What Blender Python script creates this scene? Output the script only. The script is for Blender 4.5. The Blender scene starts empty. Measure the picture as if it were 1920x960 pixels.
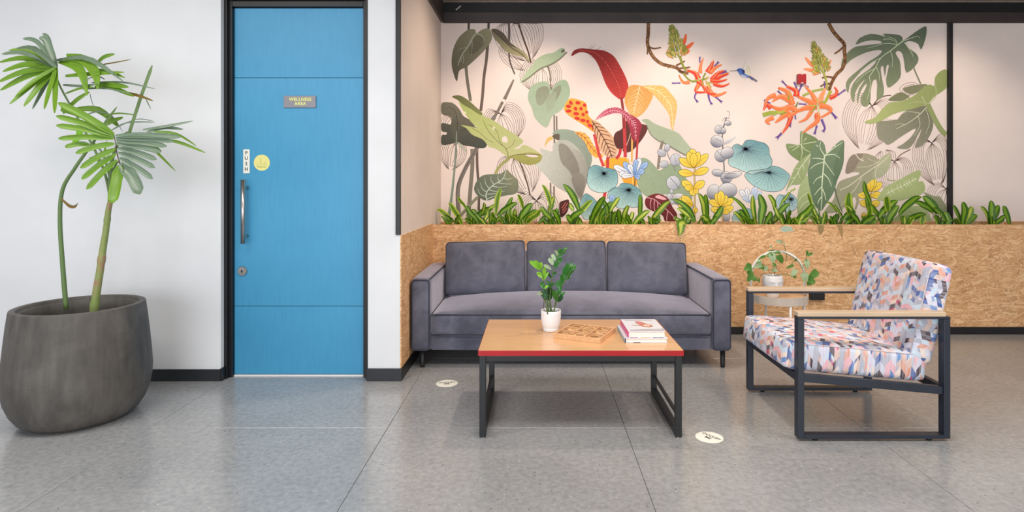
import bpy, bmesh, math, random
from mathutils import Vector, Matrix, noise
from mathutils.geometry import tessellate_polygon
PI = math.pi
random.seed(7)
S = bpy.context.scene
COL = S.collection

# ------------------------------------------------------------------ camera
F = 1120.0; CX = 1004.0; CY = 343.0; H = 1.238      # focal length in px, principal point, eye height
cam_d = bpy.data.cameras.new('camera')
cam_d.sensor_width = 36.0; cam_d.lens = 36.0*F/1920.0
cam_d.shift_x = (960-CX)/1920.0; cam_d.shift_y = -(480-CY)/1920.0
cam_d.clip_start = 0.05
cam = bpy.data.objects.new('camera', cam_d); COL.objects.link(cam)
cam.location = (0, 0, H); cam.rotation_euler = (PI/2, 0, 0)
S.camera = cam

# ------------------------------------------------------------------ exposure, world
S.view_settings.view_transform = 'Standard'
S.view_settings.look = 'None'
S.view_settings.gamma = 1.0
S.view_settings.use_curve_mapping = False
S.view_settings.exposure = -0.28
w = bpy.data.worlds.new('world'); S.world = w; w.use_nodes = True
bg = w.node_tree.nodes['Background']
bg.inputs[0].default_value = (0.82, 0.91, 1.0, 1); bg.inputs[1].default_value = 0.6

def area_light(name, loc, target, sx, sy, power, color):
    d = bpy.data.lights.new(name, 'AREA'); d.shape = 'RECTANGLE'; d.size = sx; d.size_y = sy
    d.energy = power; d.color = color
    o = bpy.data.objects.new(name, d); COL.objects.link(o); o.location = loc
    o.rotation_euler = (Vector(target)-Vector(loc)).to_track_quat('-Z', 'Y').to_euler()
    return o
def spot_light(name, loc, target, power, color, size=75, blend=0.9, rad=0.04):
    d = bpy.data.lights.new(name, 'SPOT'); d.energy = power; d.color = color
    d.spot_size = math.radians(size); d.spot_blend = blend; d.shadow_soft_size = rad
    o = bpy.data.objects.new(name, d); COL.objects.link(o); o.location = loc
    o.rotation_euler = (Vector(target)-Vector(loc)).to_track_quat('-Z', 'Y').to_euler()
    return o
DAY = (0.90, 0.95, 1.0); WARM = (1.0, 0.80, 0.62)
# daylight through the windows in the left wall and in the wall behind the camera
area_light('window_daylight', (-4.3, 0.2, 1.35), (1.0, 3.2, 0.9), 2.6, 2.3, 22, DAY)
area_light('window_daylight', (-1.4, -3.3, 1.4), (-0.9, 4.0, 1.1), 3.4, 2.5, 178, DAY)
area_light('window_daylight', (2.8, -3.3, 1.4), (2.0, 4.0, 1.0), 3.0, 2.5, 105, (1.0, 0.97, 0.93))
# soft overhead lights, added out of view to brighten floor and furniture
for px_, pw in ((-2.3, 62), (0.4, 50), (3.0, 62)):
    area_light('added_overhead_fill', (px_, 1.8, 2.84), (px_, 1.8, 0), 1.8, 0.9, pw, (1.0, 0.95, 0.9))
# warm ceiling spots that wash the mural
for sx, pw in ((-0.05, 62), (1.20, 66), (2.45, 50), (3.6, 42)):
    spot_light('unseen_spot', (sx, 4.25, 2.80), (sx, 5.32, 1.45), pw, WARM, 82, 0.8)
spot_light('unseen_spot', (0.5, 4.4, 2.8), (-0.85, 4.5, 1.6), 60, WARM, 80, 0.9)  # added spot that lifts the dim alcove side wall
spot_light('unseen_spot', (2.1, 3.3, 2.8), (1.8, 3.9, 0.3), 70, WARM, 95, 0.9)  # added down light that brightens the right-hand seating
spot_light('unseen_spot', (0.6, 3.5, 2.8), (0.4, 4.1, 0.3), 120, WARM, 95, 0.9)  # added down light that brightens the sofa seat

# ------------------------------------------------------------------ materials
def lin(c):
    r = []
    for v in c[:3]:
        v /= 255.0
        r.append(v/12.92 if v <= 0.04045 else ((v+0.055)/1.055)**2.4)
    return (r[0], r[1], r[2], 1.0)

class NT:
    def __init__(s, name):
        s.m = bpy.data.materials.new(name); s.m.use_nodes = True
        s.t = s.m.node_tree; s.b = s.t.nodes['Principled BSDF']
    def n(s, typ, **kw):
        nd = s.t.nodes.new(typ)
        for k, v in kw.items(): setattr(nd, k, v)
        return nd
    def l(s, a, b): s.t.links.new(a, b)
    def inp(s, nd, name, v):
        if hasattr(v, 'is_linked') or isinstance(v, bpy.types.NodeSocket): s.l(v, nd.inputs[name])
        else: nd.inputs[name].default_value = v
    def math(s, op, a, b=0.0, c=0.0):
        nd = s.n('ShaderNodeMath', operation=op)
        s.inp(nd, 0, a); s.inp(nd, 1, b); s.inp(nd, 2, c); return nd.outputs[0]
    def coord(s, kind='Object', scale=(1,1,1), rot=(0,0,0), loc=(0,0,0)):
        tc = s.n('ShaderNodeTexCoord'); mp = s.n('ShaderNodeMapping')
        s.l(tc.outputs[kind], mp.inputs[0])
        mp.inputs['Scale'].default_value = scale; mp.inputs['Rotation'].default_value = rot
        mp.inputs['Location'].default_value = loc
        return mp.outputs[0]
    def noise(s, vec, scale, detail=4, rough=0.5, dist=0.0):
        nd = s.n('ShaderNodeTexNoise'); s.l(vec, nd.inputs['Vector'])
        nd.inputs['Scale'].default_value = scale; nd.inputs['Detail'].default_value = detail
        nd.inputs['Roughness'].default_value = rough; nd.inputs['Distortion'].default_value = dist
        return nd.outputs['Fac']
    def ramp(s, fac, stops, mode='LINEAR'):
        nd = s.n('ShaderNodeValToRGB'); cr = nd.color_ramp; cr.interpolation = mode
        while len(cr.elements) < len(stops): cr.elements.new(0.5)
        for e, (p, c) in zip(cr.elements, stops):
            e.position = p; e.color = lin(c)
        s.l(fac, nd.inputs[0]); return nd.outputs[0]
    def mix(s, fac, a, b, mode='MIX'):
        nd = s.n('ShaderNodeMix', data_type='RGBA', blend_type=mode)
        s.inp(nd, 0, fac); s.inp(nd, 6, a); s.inp(nd, 7, b); return nd.outputs[2]
    def bump(s, h, strength=0.2, dist=0.01):
        nd = s.n('ShaderNodeBump'); s.l(h, nd.inputs['Height'])
        nd.inputs['Strength'].default_value = strength; nd.inputs['Distance'].default_value = dist
        s.l(nd.outputs[0], s.b.inputs['Normal'])
    def set(s, **kw):
        for k, v in kw.items():
            s.inp(s.b, k.replace('_', ' '), v)
        return s

def plain(name, c, rough=0.5, metal=0.0, spec=0.5, var=0.06, scale=6.0, bump=0.0):
    m = NT(name); v = m.coord()
    a = tuple(min(255, x*(1+var)) for x in c); b = tuple(x*(1-var) for x in c)
    m.set(Base_Color=m.ramp(m.noise(v, scale, 5), [(0.3, b), (0.7, a)]), Roughness=rough, Metallic=metal)
    m.b.inputs['Specular IOR Level'].default_value = spec
    if bump: m.bump(m.noise(v, scale*12, 4), bump, 0.004)
    return m.m

M = {}
M['wall_white'] = plain('white_wall_paint', (222, 224, 227), 0.75, var=0.02, scale=2.5, bump=0.05)
M['wall_warm_lit'] = plain('warm_lit_wall_paint', (226, 212, 204), 0.75, var=0.02, scale=3, bump=0.05)
M['mural_base'] = plain('mural_ground_paint', (240, 226, 220), 0.7, var=0.015, scale=3, bump=0.04)
M['black'] = plain('black_paint', (22, 23, 25), 0.45, var=0.08)
M['frame_black'] = plain('black_frame_paint', (17, 17, 19), 0.4, var=0.1)
M['skirting'] = plain('charcoal_skirting', (36, 39, 44), 0.45, var=0.08)
M['beam'] = plain('brown_black_steel', (62, 54, 54), 0.5, var=0.12, scale=3)
M['beam_dark'] = plain('dark_steel', (26, 25, 27), 0.5, var=0.1)
M['ceiling'] = plain('ceiling_deck', (150, 138, 130), 0.8, var=0.08, scale=8)
M['steel'] = plain('brushed_steel', (190, 185, 180), 0.3, 1.0, var=0.04)
M['white_metal'] = plain('white_metal', (236, 236, 236), 0.35, var=0.01)
M['ceramic'] = plain('white_ceramic', (238, 238, 240), 0.25, var=0.01)
M['ceramic_matte'] = plain('white_plaster_ceramic', (232, 232, 234), 0.5, var=0.02)
M['soil'] = plain('soil', (62, 46, 34), 0.95, var=0.4, scale=60, bump=0.6)
M['slate_metal'] = plain('slate_powder_coat', (36, 42, 54), 0.42, var=0.05)
M['table_metal'] = plain('black_powder_coat', (20, 22, 25), 0.4, var=0.08)
M['red_edge'] = plain('red_edge_band', (168, 4, 16), 0.4, var=0.04)
M['sticker'] = plain('white_sticker', (236, 236, 226), 0.5, var=0.01)
M['sticker_yellow'] = plain('yellow_sticker', (228, 222, 140), 0.5, var=0.02)
M['ink'] = plain('grey_ink', (70, 72, 74), 0.6, var=0.03)
M['ink_pale'] = plain('olive_ink', (150, 150, 96), 0.6, var=0.03)
M['letter_yellow'] = plain('pale_yellow_lettering', (232, 234, 130), 0.5, var=0.02)
M['red_box'] = plain('red_plastic', (176, 14, 26), 0.35, var=0.05)
M['socket'] = plain('black_plastic', (26, 26, 28), 0.4, var=0.05)
M['page'] = plain('book_pages', (232, 230, 224), 0.8, var=0.03, scale=200)
M['cover_white'] = plain('pale_book_cover', (216, 217, 226), 0.35, var=0.02)
M['cover_pink'] = plain('magenta_book_spine', (214, 62, 142), 0.35, var=0.04)
M['cover_blue'] = plain('pale_blue_book_cover', (138, 176, 198), 0.35, var=0.04)
M['cover_dark'] = plain('dark_book_print', (48, 44, 60), 0.4, var=0.04)
M['cover_red'] = plain('red_book_print', (170, 50, 70), 0.4, var=0.04)
M['cover_tan'] = plain('tan_book_print', (205, 160, 100), 0.4, var=0.04)
M['mirror_plate'] = plain('mirror_steel_plate', (150, 148, 154), 0.28, 0.6, var=0.02)
M['rod'] = plain('dry_twig', (76, 62, 48), 0.7, var=0.2)

def tile_mat():
    m = NT('grey_stone_tile'); v = m.coord('Object')
    tc = m.n('ShaderNodeNewGeometry').outputs['Position']
    n1 = m.noise(tc, 2.2, 6, 0.6); n2 = m.noise(tc, 38, 5, 0.7)
    c = m.ramp(n1, [(0.3, (142, 144, 146)), (0.7, (165, 166, 167))])
    c = m.mix(0.35, c, m.ramp(n2, [(0.35, (116, 119, 122)), (0.65, (188, 188, 188))]))
    vo = m.n('ShaderNodeTexVoronoi'); m.l(tc, vo.inputs['Vector']); vo.inputs['Scale'].default_value = 42
    sp = m.ramp(vo.outputs['Distance'], [(0.0, (255,255,255)), (0.10, (255,255,255)), (0.14, (0,0,0))])
    sep = m.n('ShaderNodeSeparateColor'); m.l(vo.outputs['Color'], sep.inputs[0])
    keep = m.math('GREATER_THAN', sep.outputs[0], 0.72)
    mask = m.math('MULTIPLY', sp, keep)
    c = m.mix(mask, c, m.ramp(sep.outputs[1], [(0.0, (70,72,75)), (0.45, (86,86,88)), (0.5, (205,205,203))], 'CONSTANT'))
    r = m.n('ShaderNodeMapRange'); m.l(m.noise(tc, 5, 4), r.inputs[0])
    r.inputs[3].default_value = 0.17; r.inputs[4].default_value = 0.26
    m.set(Base_Color=c, Roughness=r.outputs[0]); m.b.inputs['Specular IOR Level'].default_value = 0.95
    m.bump(n2, 0.03, 0.002)
    return m.m
M['tile'] = tile_mat()
M['grout'] = plain('grout', (92, 92, 92), 0.8)

def osb_mat():
    m = NT('oriented_strand_board')
    base = m.coord('Object')
    wob = m.n('ShaderNodeTexNoise'); m.l(base, wob.inputs['Vector']); wob.inputs['Scale'].default_value = 7; wob.inputs['Detail'].default_value = 3
    wm = m.mix(0.05, base, wob.outputs['Color'])
    pal = [(0.0, (156, 108, 68)), (0.07, (188, 138, 92)), (0.28, (200, 150, 100)), (0.55, (222, 176, 128)), (0.8, (242, 206, 160)), (1.0, (196, 142, 92))]
    col = None
    layers = ((0.35, 70, 0.20), (-0.5, 74, 0.18), (0.85, 78, 0.22), (0.15, 72, 0.17), (-0.25, 84, 0.18), (-0.95, 86, 0.22), (0.55, 96, 0.18), (-0.05, 100, 0.16))
    for k, (ang, sc, st) in enumerate(layers):
        mp0 = m.n('ShaderNodeMapping'); m.l(wm, mp0.inputs[0])
        mp0.inputs['Rotation'].default_value = (-ang, ang, 0)
        mp0.inputs['Location'].default_value = (k*3.13, k*1.71, k*2.37)
        mp = m.n('ShaderNodeMapping'); m.l(mp0.outputs[0], mp.inputs[0]); mp.inputs['Scale'].default_value = (st, st, 1)
        vo = m.n('ShaderNodeTexVoronoi'); m.l(mp.outputs[0], vo.inputs['Vector']); vo.inputs['Scale'].default_value = sc
        sep = m.n('ShaderNodeSeparateColor'); m.l(vo.outputs['Color'], sep.inputs[0])
        c = m.ramp(sep.outputs[0], pal)
        if col is None: col = c
        else: col = m.mix(m.math('GREATER_THAN', sep.outputs[1], 0.58), col, c)
        # thin dark gap below some strands
        v2 = m.n('ShaderNodeTexVoronoi', feature='DISTANCE_TO_EDGE'); m.l(mp.outputs[0], v2.inputs['Vector']); v2.inputs['Scale'].default_value = sc
        gap = m.math('LESS_THAN', v2.outputs['Distance'], 0.05)
        nz = m.noise(mp0.outputs[0], 22, 2)
        some = m.math('MULTIPLY', m.math('MULTIPLY', gap, m.math('GREATER_THAN', nz, 0.56)), m.math('GREATER_THAN', sep.outputs[2], 0.5))
        col = m.mix(m.math('MULTIPLY', some, 0.75), col, lin((112, 74, 42)))
    fine = m.noise(m.coord('Object', (30, 30, 170)), 1.0, 5, 0.65)
    col = m.mix(0.2, col, m.ramp(fine, [(0.3, (190, 140, 92)), (0.7, (242, 206, 160))]))
    big = m.noise(base, 3.0, 4, 0.6)
    col = m.mix(0.2, col, m.ramp(big, [(0.35, (196, 144, 96)), (0.65, (232, 188, 142))]))
    m.set(Base_Color=col, Roughness=0.6)
    m.bump(fine, 0.12, 0.003)
    return m.m
M['osb'] = osb_mat()

def wood(name, a, b, scale=(3, 40, 40), rough=0.4):
    m = NT(name); v = m.coord('Object', scale)
    n = m.noise(v, 1.0, 6, 0.55, 0.6)
    m.set(Base_Color=m.ramp(n, [(0.25, a), (0.75, b)]), Roughness=rough)
    m.bump(n, 0.05, 0.002)
    return m.m
M['table_top'] = wood('honey_laminate', (208, 162, 116), (218, 174, 130), (2, 26, 26), 0.14)
M['arm_wood'] = wood('pale_ash_wood', (188, 162, 134), (210, 186, 158), (3, 50, 50), 0.45)
M['tray_wood'] = wood('light_beech', (206, 156, 108), (228, 184, 138), (40, 6, 60), 0.5)
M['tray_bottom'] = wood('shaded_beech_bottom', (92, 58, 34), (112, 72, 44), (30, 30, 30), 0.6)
M['tray_wood2'] = wood('raw_beech', (182, 134, 88), (204, 158, 108), (30, 30, 30), 0.55)
M['bent_ply'] = wood('washed_plywood', (198, 188, 178), (214, 204, 194), (30, 30, 3), 0.5)
M['ply_top'] = wood('side_table_top', (206, 168, 130), (222, 188, 150), (6, 30, 30), 0.5)

def door_mat():
    m = NT('blue_laminate'); tc = m.coord('Object')
    n = m.noise(tc, 1.6, 4); f = m.noise(m.coord('Object', (60, 60, 6)), 1, 4)
    c = m.ramp(n, [(0.3, (58, 144, 188)), (0.7, (68, 154, 198))])
    c = m.mix(0.12, c, m.ramp(f, [(0.3, (50, 130, 172)), (0.7, (96, 176, 214))]))
    m.set(Base_Color=c, Roughness=0.42); return m.m
M['door'] = door_mat()

def velvet():
    m = NT('grey_blue_velvet'); tc = m.coord('Object')
    n = m.noise(tc, 2.6, 4, 0.55, 0.6); n2 = m.noise(tc, 9, 5, 0.6, 0.8); n3 = m.noise(tc, 700, 2)
    c = m.ramp(n, [(0.28, (50, 54, 70)), (0.5, (76, 80, 97)), (0.72, (106, 108, 126))])
    c = m.mix(0.22, c, m.ramp(n2, [(0.38, (44, 50, 68)), (0.62, (118, 120, 138))]))
    m.set(Base_Color=c, Roughness=0.75)
    m.b.inputs['Sheen Weight'].default_value = 1.0; m.b.inputs['Sheen Roughness'].default_value = 0.5
    m.b.inputs['Sheen Tint'].default_value = lin((225, 220, 235))
    m.bump(n2, 0.18, 0.01)
    return m.m
M['velvet'] = velvet()
M['chair_pipe'] = plain('pale_piping', (206, 196, 200), 0.8)
M['velvet_pipe'] = plain('dark_velvet_piping', (50, 52, 68), 0.7, var=0.1)

def concrete_pot():
    m = NT('charcoal_fibre_concrete'); tc = m.coord('Object')
    n = m.noise(tc, 5, 7, 0.65, 0.5); s = m.noise(m.coord('Object', (24, 24, 3)), 1, 5, 0.6)
    c = m.ramp(n, [(0.3, (58, 55, 51)), (0.5, (76, 71, 66)), (0.75, (100, 96, 92))])
    c = m.mix(0.3, c, m.ramp(s, [(0.3, (62, 60, 58)), (0.7, (122, 118, 114))]))
    f = m.noise(tc, 120, 4, 0.7)
    m.set(Base_Color=c, Roughness=0.6); m.bump(f, 0.25, 0.004)
    return m.m
M['pot'] = concrete_pot()

def leaf_mat(name, a, b, edge=None, rough=0.4, streak=True, trans=0.25):
    """UV: u across the leaf 0..1, v along it"""
    m = NT(name); uv = m.coord('UV', (26, 2.0, 1)); oi = m.coord('Object')
    n = m.noise(uv, 1.0, 3, 0.5); n2 = m.noise(oi, 14, 3)
    c = m.ramp(n, [(0.35, a), (0.65, b)])
    c = m.mix(m.math('MULTIPLY', n2, 0.5), c, lin(a))
    if edge:
        sx = m.n('ShaderNodeSeparateXYZ'); t = m.n('ShaderNodeTexCoord'); m.l(t.outputs['UV'], sx.inputs[0])
        d = m.math('ABSOLUTE', m.math('SUBTRACT', sx.outputs[0], 0.5))
        d = m.math('ADD', d, m.math('MULTIPLY', m.math('SUBTRACT', n, 0.5), 0.22))
        if edge[1] == 'margin': fac = m.math('GREATER_THAN', d, 0.27)
        else: fac = m.math('LESS_THAN', d, 0.20)
        c = m.mix(fac, c, lin(edge[0]))
    m.set(Base_Color=c, Roughness=rough)
    m.b.inputs['Specular IOR Level'].default_value = 0.4
    tr = m.n('ShaderNodeBsdfTranslucent'); m.l(c, tr.inputs[0])
    mx = m.n('ShaderNodeMixShader'); mx.inputs[0].default_value = trans
    out = m.t.nodes['Material Output']
    m.l(m.b.outputs[0], mx.inputs[1]); m.l(tr.outputs[0], mx.inputs[2]); m.l(mx.outputs[0], out.inputs[0])
    return m.m
M['leaf_green'] = leaf_mat('dracaena_green', (40, 88, 14), (84, 130, 26), ((124, 164, 40), 'centre'), 0.35)
M['leaf_vari'] = leaf_mat('dracaena_variegated', (62, 112, 22), (112, 156, 40), ((190, 204, 84), 'centre'), 0.35)
M['leaf_margin'] = leaf_mat('dracaena_margined', (72, 118, 22), (110, 150, 34), ((176, 196, 60), 'margin'), 0.35)
M['palm_green'] = leaf_mat('palm_green', (84, 128, 30), (142, 176, 60), None, 0.35)
M['palm_dark'] = leaf_mat('palm_deep_green', (84, 106, 84), (140, 158, 134), None, 0.3, trans=0.15)
M['palm_red'] = leaf_mat('palm_browned_tip', (132, 84, 48), (110, 120, 50), None, 0.5)
M['palm_stem'] = leaf_mat('palm_spear', (88, 116, 66), (116, 138, 86), None, 0.5, trans=0.05)
M['zz_green'] = leaf_mat('glossy_leaf_green', (40, 104, 38), (70, 140, 58), None, 0.22)
M['zz_dark'] = leaf_mat('glossy_leaf_dark', (24, 66, 34), (48, 96, 52), None, 0.22)
M['zz_light'] = leaf_mat('young_leaf_green', (116, 178, 44), (150, 204, 66), None, 0.3)
M['zz_stem'] = plain('fleshy_stem', (86, 112, 60), 0.5, var=0.15, scale=30)
M['pothos'] = leaf_mat('pothos_green', (74, 128, 52), (116, 164, 78), None, 0.35)
M['pothos_pale'] = leaf_mat('pothos_marbled', (186, 206, 172), (128, 166, 106), None, 0.35)
M['vine'] = plain('vine_stem', (104, 122, 66), 0.6, var=0.15)
def trunk_mat():
    m = NT('palm_trunk_skin'); tc = m.coord('Object')
    c = m.ramp(m.noise(tc, 9, 5, 0.6), [(0.3, (112, 138, 66)), (0.5, (134, 146, 84)), (0.58, (158, 120, 96)), (0.68, (122, 92, 74)), (0.8, (178, 172, 150))])
    m.set(Base_Color=c, Roughness=0.55); return m.m
M['trunk'] = trunk_mat()

def paint_mat(name='mural_paint', rough=0.7, brush=0.10):
    m = NT(name)
    a = m.n('ShaderNodeAttribute'); a.attribute_name = 'paint'
    n = m.noise(m.n('ShaderNodeNewGeometry').outputs['Position'], 26, 5, 0.6, 1.0)
    c = m.mix(brush, a.outputs['Color'], m.ramp(n, [(0.3, (120, 120, 120)), (0.7, (235, 235, 235))]), 'SOFT_LIGHT')
    m.set(Base_Color=c, Roughness=rough); return m.m
M['paint'] = paint_mat('mural_paint', 0.7, 0.16)
M['print'] = paint_mat('printed_cover', 0.35, 0.1)

def fabric():
    """patchwork print: leaning little blocks in columns"""
    m = NT('patchwork_print_fabric')
    t = m.n('ShaderNodeTexCoord'); sp = m.n('ShaderNodeSeparateXYZ'); m.l(t.outputs['UV'], sp.inputs[0])
    u, v = sp.outputs[0], sp.outputs[1]
    def layer(cw, rh, skew, seed):
        cu = m.math('DIVIDE', u, cw); ci = m.math('FLOOR', cu); fu = m.math('SUBTRACT', cu, ci)
        par = m.math('SUBTRACT', m.math('MULTIPLY', m.math('MODULO', m.math('ABSOLUTE', ci), 2.0), 2.0), 1.0)
        sk = m.math('MULTIPLY', m.math('MULTIPLY', par, skew), fu)
        rv = m.math('ADD', m.math('DIVIDE', v, rh), sk)
        rv = m.math('ADD', rv, m.math('MULTIPLY', ci, 0.37))
        ri = m.math('FLOOR', rv)
        cb = m.n('ShaderNodeCombineXYZ'); m.l(ci, cb.inputs[0]); m.l(ri, cb.inputs[1]); cb.inputs[2].default_value = seed
        wn = m.n('ShaderNodeTexWhiteNoise', noise_dimensions='3D'); m.l(cb.outputs[0], wn.inputs['Vector'])
        return wn, fu, m.math('SUBTRACT', rv, ri)
    pal = [(0.0, (208, 208, 224)), (0.15, (172, 174, 190)), (0.27, (214, 180, 166)), (0.39, (196, 214, 230)),
           (0.49, (60, 92, 158)), (0.585, (216, 150, 126)), (0.66, (230, 176, 186)), (0.73, (70, 52, 62)), (0.80, (176, 178, 192)), (0.88, (196, 68, 104)), (0.91, (104, 142, 196)), (0.95, (236, 214, 200))]
    w1, fu, fv = layer(0.043, 0.024, 0.75, 1.0)
    w2, fu2, fv2 = layer(0.0215, 0.036, 0.35, 9.0)
    c1 = m.ramp(w1.outputs['Value'], pal, 'CONSTANT'); c2 = m.ramp(w2.outputs['Value'], pal, 'CONSTANT')
    s = m.n('ShaderNodeSeparateColor'); m.l(w1.outputs['Color'], s.inputs[0])
    c = m.mix(m.math('GREATER_THAN', s.outputs[1], 0.60), c1, c2)
    # small watercolour steps inside each block
    st = m.math('FLOOR', m.math('MULTIPLY', fu, 5.0))
    cb = m.n('ShaderNodeCombineXYZ'); m.l(st, cb.inputs[0]); m.l(w1.outputs['Value'], cb.inputs[1])
    wn = m.n('ShaderNodeTexWhiteNoise', noise_dimensions='3D'); m.l(cb.outputs[0], wn.inputs['Vector'])
    c = m.mix(m.math('MULTIPLY', wn.outputs['Value'], 0.28), c, lin((240, 238, 244)))
    m.set(Base_Color=c, Roughness=0.8)
    m.bump(m.noise(m.coord('UV', (900, 900, 900)), 1, 2), 0.08, 0.001)
    return m.m
M['fabric'] = fabric()

# ------------------------------------------------------------------ object helpers
def W(px, py, D):
    """point of the place that the photograph shows at pixel (px, py), at distance D"""
    return Vector(((px-CX)/F*D, D, H-(py-CY)/F*D))

def link(name, me, mat=None, parent=None, loc=None, rot=None):
    o = bpy.data.objects.new(name, me); COL.objects.link(o)
    if mat is not None and me is not None and not me.materials:
        for mm in (mat if isinstance(mat, (list, tuple)) else [mat]): me.materials.append(mm)
    if parent: o.parent = parent
    if loc is not None: o.location = loc
    if rot is not None: o.rotation_euler = rot
    return o
def obj(name, bm, mat, parent=None, smooth=False, loc=None, rot=None):
    bmesh.ops.recalc_face_normals(bm, faces=bm.faces)
    me = bpy.data.meshes.new(name); bm.to_mesh(me); bm.free()
    if smooth:
        for p in me.polygons: p.use_smooth = len(p.vertices) <= 4
    return link(name, me, mat, parent, loc, rot)
def tag(o, label, cat, group=None):
    o['label'] = label; o['category'] = cat
    if group: o['group'] = group
    return o
def thing(name, label, cat, loc=(0,0,0), rz=0, group=None):
    o = bpy.data.objects.new(name, None); COL.objects.link(o); o.empty_display_size = 0.1
    o.location = loc; o.rotation_euler = (0, 0, rz)
    return tag(o, label, cat, group)
def struct(o):
    o['kind'] = 'structure'; return o

def bbox(bm, x0, x1, y0, y1, z0, z1, bevel=0.0, seg=2):
    r = bmesh.ops.create_cube(bm, size=1.0)
    for v in r['verts']:
        v.co = Vector(((x0+x1)/2 + v.co.x*(x1-x0), (y0+y1)/2 + v.co.y*(y1-y0), (z0+z1)/2 + v.co.z*(z1-z0)))
    if bevel > 0:
        es = list({e for v in r['verts'] for e in v.link_edges})
        bmesh.ops.bevel(bm, geom=es, offset=bevel, segments=seg, affect='EDGES', profile=0.5)
    return bm
def box(name, x0, x1, y0, y1, z0, z1, mat, parent=None, bevel=0.0, seg=2, smooth=False, rot=None):
    """box object whose origin is the middle of its base (relative to the parent)"""
    bm = bmesh.new(); c = ((x0+x1)/2, (y0+y1)/2, z0)
    bbox(bm, x0-c[0], x1-c[0], y0-c[1], y1-c[1], 0, z1-z0, bevel, seg)
    return obj(name, bm, mat, parent, smooth, c, rot)

def tube(bm, pts, r, seg=10, cap=True, closed=False):
    pts = [Vector(p) for p in pts]; n = len(pts)
    rs = r if isinstance(r, (list, tuple)) else [r]*n
    rings = []; up = None
    for i, p in enumerate(pts):
        if closed: t = pts[(i+1) % n]-pts[i-1]
        else: t = pts[min(i+1, n-1)]-pts[max(i-1, 0)]
        t.normalize()
        if up is None:
            a = Vector((0,0,1)) if abs(t.z) < 0.9 else Vector((1,0,0))
            up = (a - t*a.dot(t)).normalized()
        else:
            up = up - t*up.dot(t)
            up.normalize()
        s = t.cross(up)
        rings.append([bm.verts.new(p + (up*math.cos(2*PI*k/seg)+s*math.sin(2*PI*k/seg))*rs[i]) for k in range(seg)])
    m = n if closed else n-1
    for i in range(m):
        a, b = rings[i], rings[(i+1) % n]
        for k in range(seg):
            bm.faces.new((a[k], a[(k+1) % seg], b[(k+1) % seg], b[k]))
    if cap and not closed:
        bm.faces.new(list(reversed(rings[0]))); bm.faces.new(rings[-1])
    return bm
def tube_obj(name, pts, r, mat, parent=None, seg=10, closed=False):
    bm = bmesh.new(); tube(bm, pts, r, seg, True, closed)
    return obj(name, bm, mat, parent, True)
def lathe(bm, prof, seg=48, closed=False):
    rings = []
    for (r, z) in prof:
        if r < 1e-6: rings.append([bm.verts.new((0,0,z))])
        else: rings.append([bm.verts.new((r*math.cos(2*PI*k/seg), r*math.sin(2*PI*k/seg), z)) for k in range(seg)])
    for i in range(len(rings)-1):
        a, b = rings[i], rings[i+1]
        for k in range(seg):
            k2 = (k+1) % seg
            if len(a) == 1 and len(b) == 1: continue
            if len(a) == 1: bm.faces.new((a[0], b[k2], b[k]))
            elif len(b) == 1: bm.faces.new((a[k], a[k2], b[0]))
            else: bm.faces.new((a[k], a[k2], b[k2], b[k]))
    return bm
def smooth_path(pts, k=6):
    P = [Vector(p) for p in pts]; out = []
    for i in range(len(P)-1):
        p0 = P[max(i-1,0)]; p1 = P[i]; p2 = P[i+1]; p3 = P[min(i+2, len(P)-1)]
        for j in range(k):
            t = j/k
            out.append(0.5*((2*p1)+(p2-p0)*t+(2*p0-5*p1+4*p2-p3)*t*t+(3*p1-p0-3*p2+p3)*t**3))
    out.append(P[-1]); return out

def cushion(hx, hy, hz, r, puff=(0,0,0), n=14, crown=None):
    """rounded, slightly stuffed block centred on the origin, UVs in metres by face direction"""
    bm = bmesh.new(); bmesh.ops.create_cube(bm, size=2.0)
    bmesh.ops.subdivide_edges(bm, edges=bm.edges[:], cuts=n, use_grid_fill=True)
    hs = (hx, hy, hz)
    org = {}
    for v in bm.verts:
        p = Vector(v.co); q = Vector(); e = Vector()
        for a in range(3):
            x = p[a]; lim = (hs[a]-r)/hs[a]
            s = 1 if x >= 0 else -1; ax = abs(x)
            # keep grid vertices plentiful near the rounding
            f = ax**0.8
            x = s*f*hs[a]
            q[a] = max(-(hs[a]-r), min(hs[a]-r, x)); e[a] = x-q[a]
        if e.length > 1e-9: pos = q + e.normalized()*r
        else: pos = Vector((q[0], q[1], q[2]))
        u, w_, z = pos[0]/hs[0], pos[1]/hs[1], pos[2]/hs[2]
        bx = max(0, (1-w_*w_)*(1-z*z)); by = max(0, (1-u*u)*(1-z*z)); bz = max(0, (1-u*u)*(1-w_*w_))
        org[v.index] = pos.copy()
        pos = pos + Vector((u*abs(u)*bx**0.6*puff[0], w_*abs(w_)*by**0.6*puff[1], z*abs(z)*bz**0.6*puff[2]))
        v.co = pos
    uvl = bm.loops.layers.uv.new('UVMap'); bm.normal_update()
    for f in bm.faces:
        nrm = f.normal; a = max(range(3), key=lambda k: abs(nrm[k]))
        for l in f.loops:
            c = l.vert.co
            if a == 2: l[uvl].uv = (c.y, c.x)
            elif a == 0: l[uvl].uv = (c.y, c.z + 0.31)
            else: l[uvl].uv = (c.x*1.7 + 0.11, c.z*0.55 + 0.17) if hx > hz else (c.z + 0.17, c.x + 0.11)
    return bm

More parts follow.
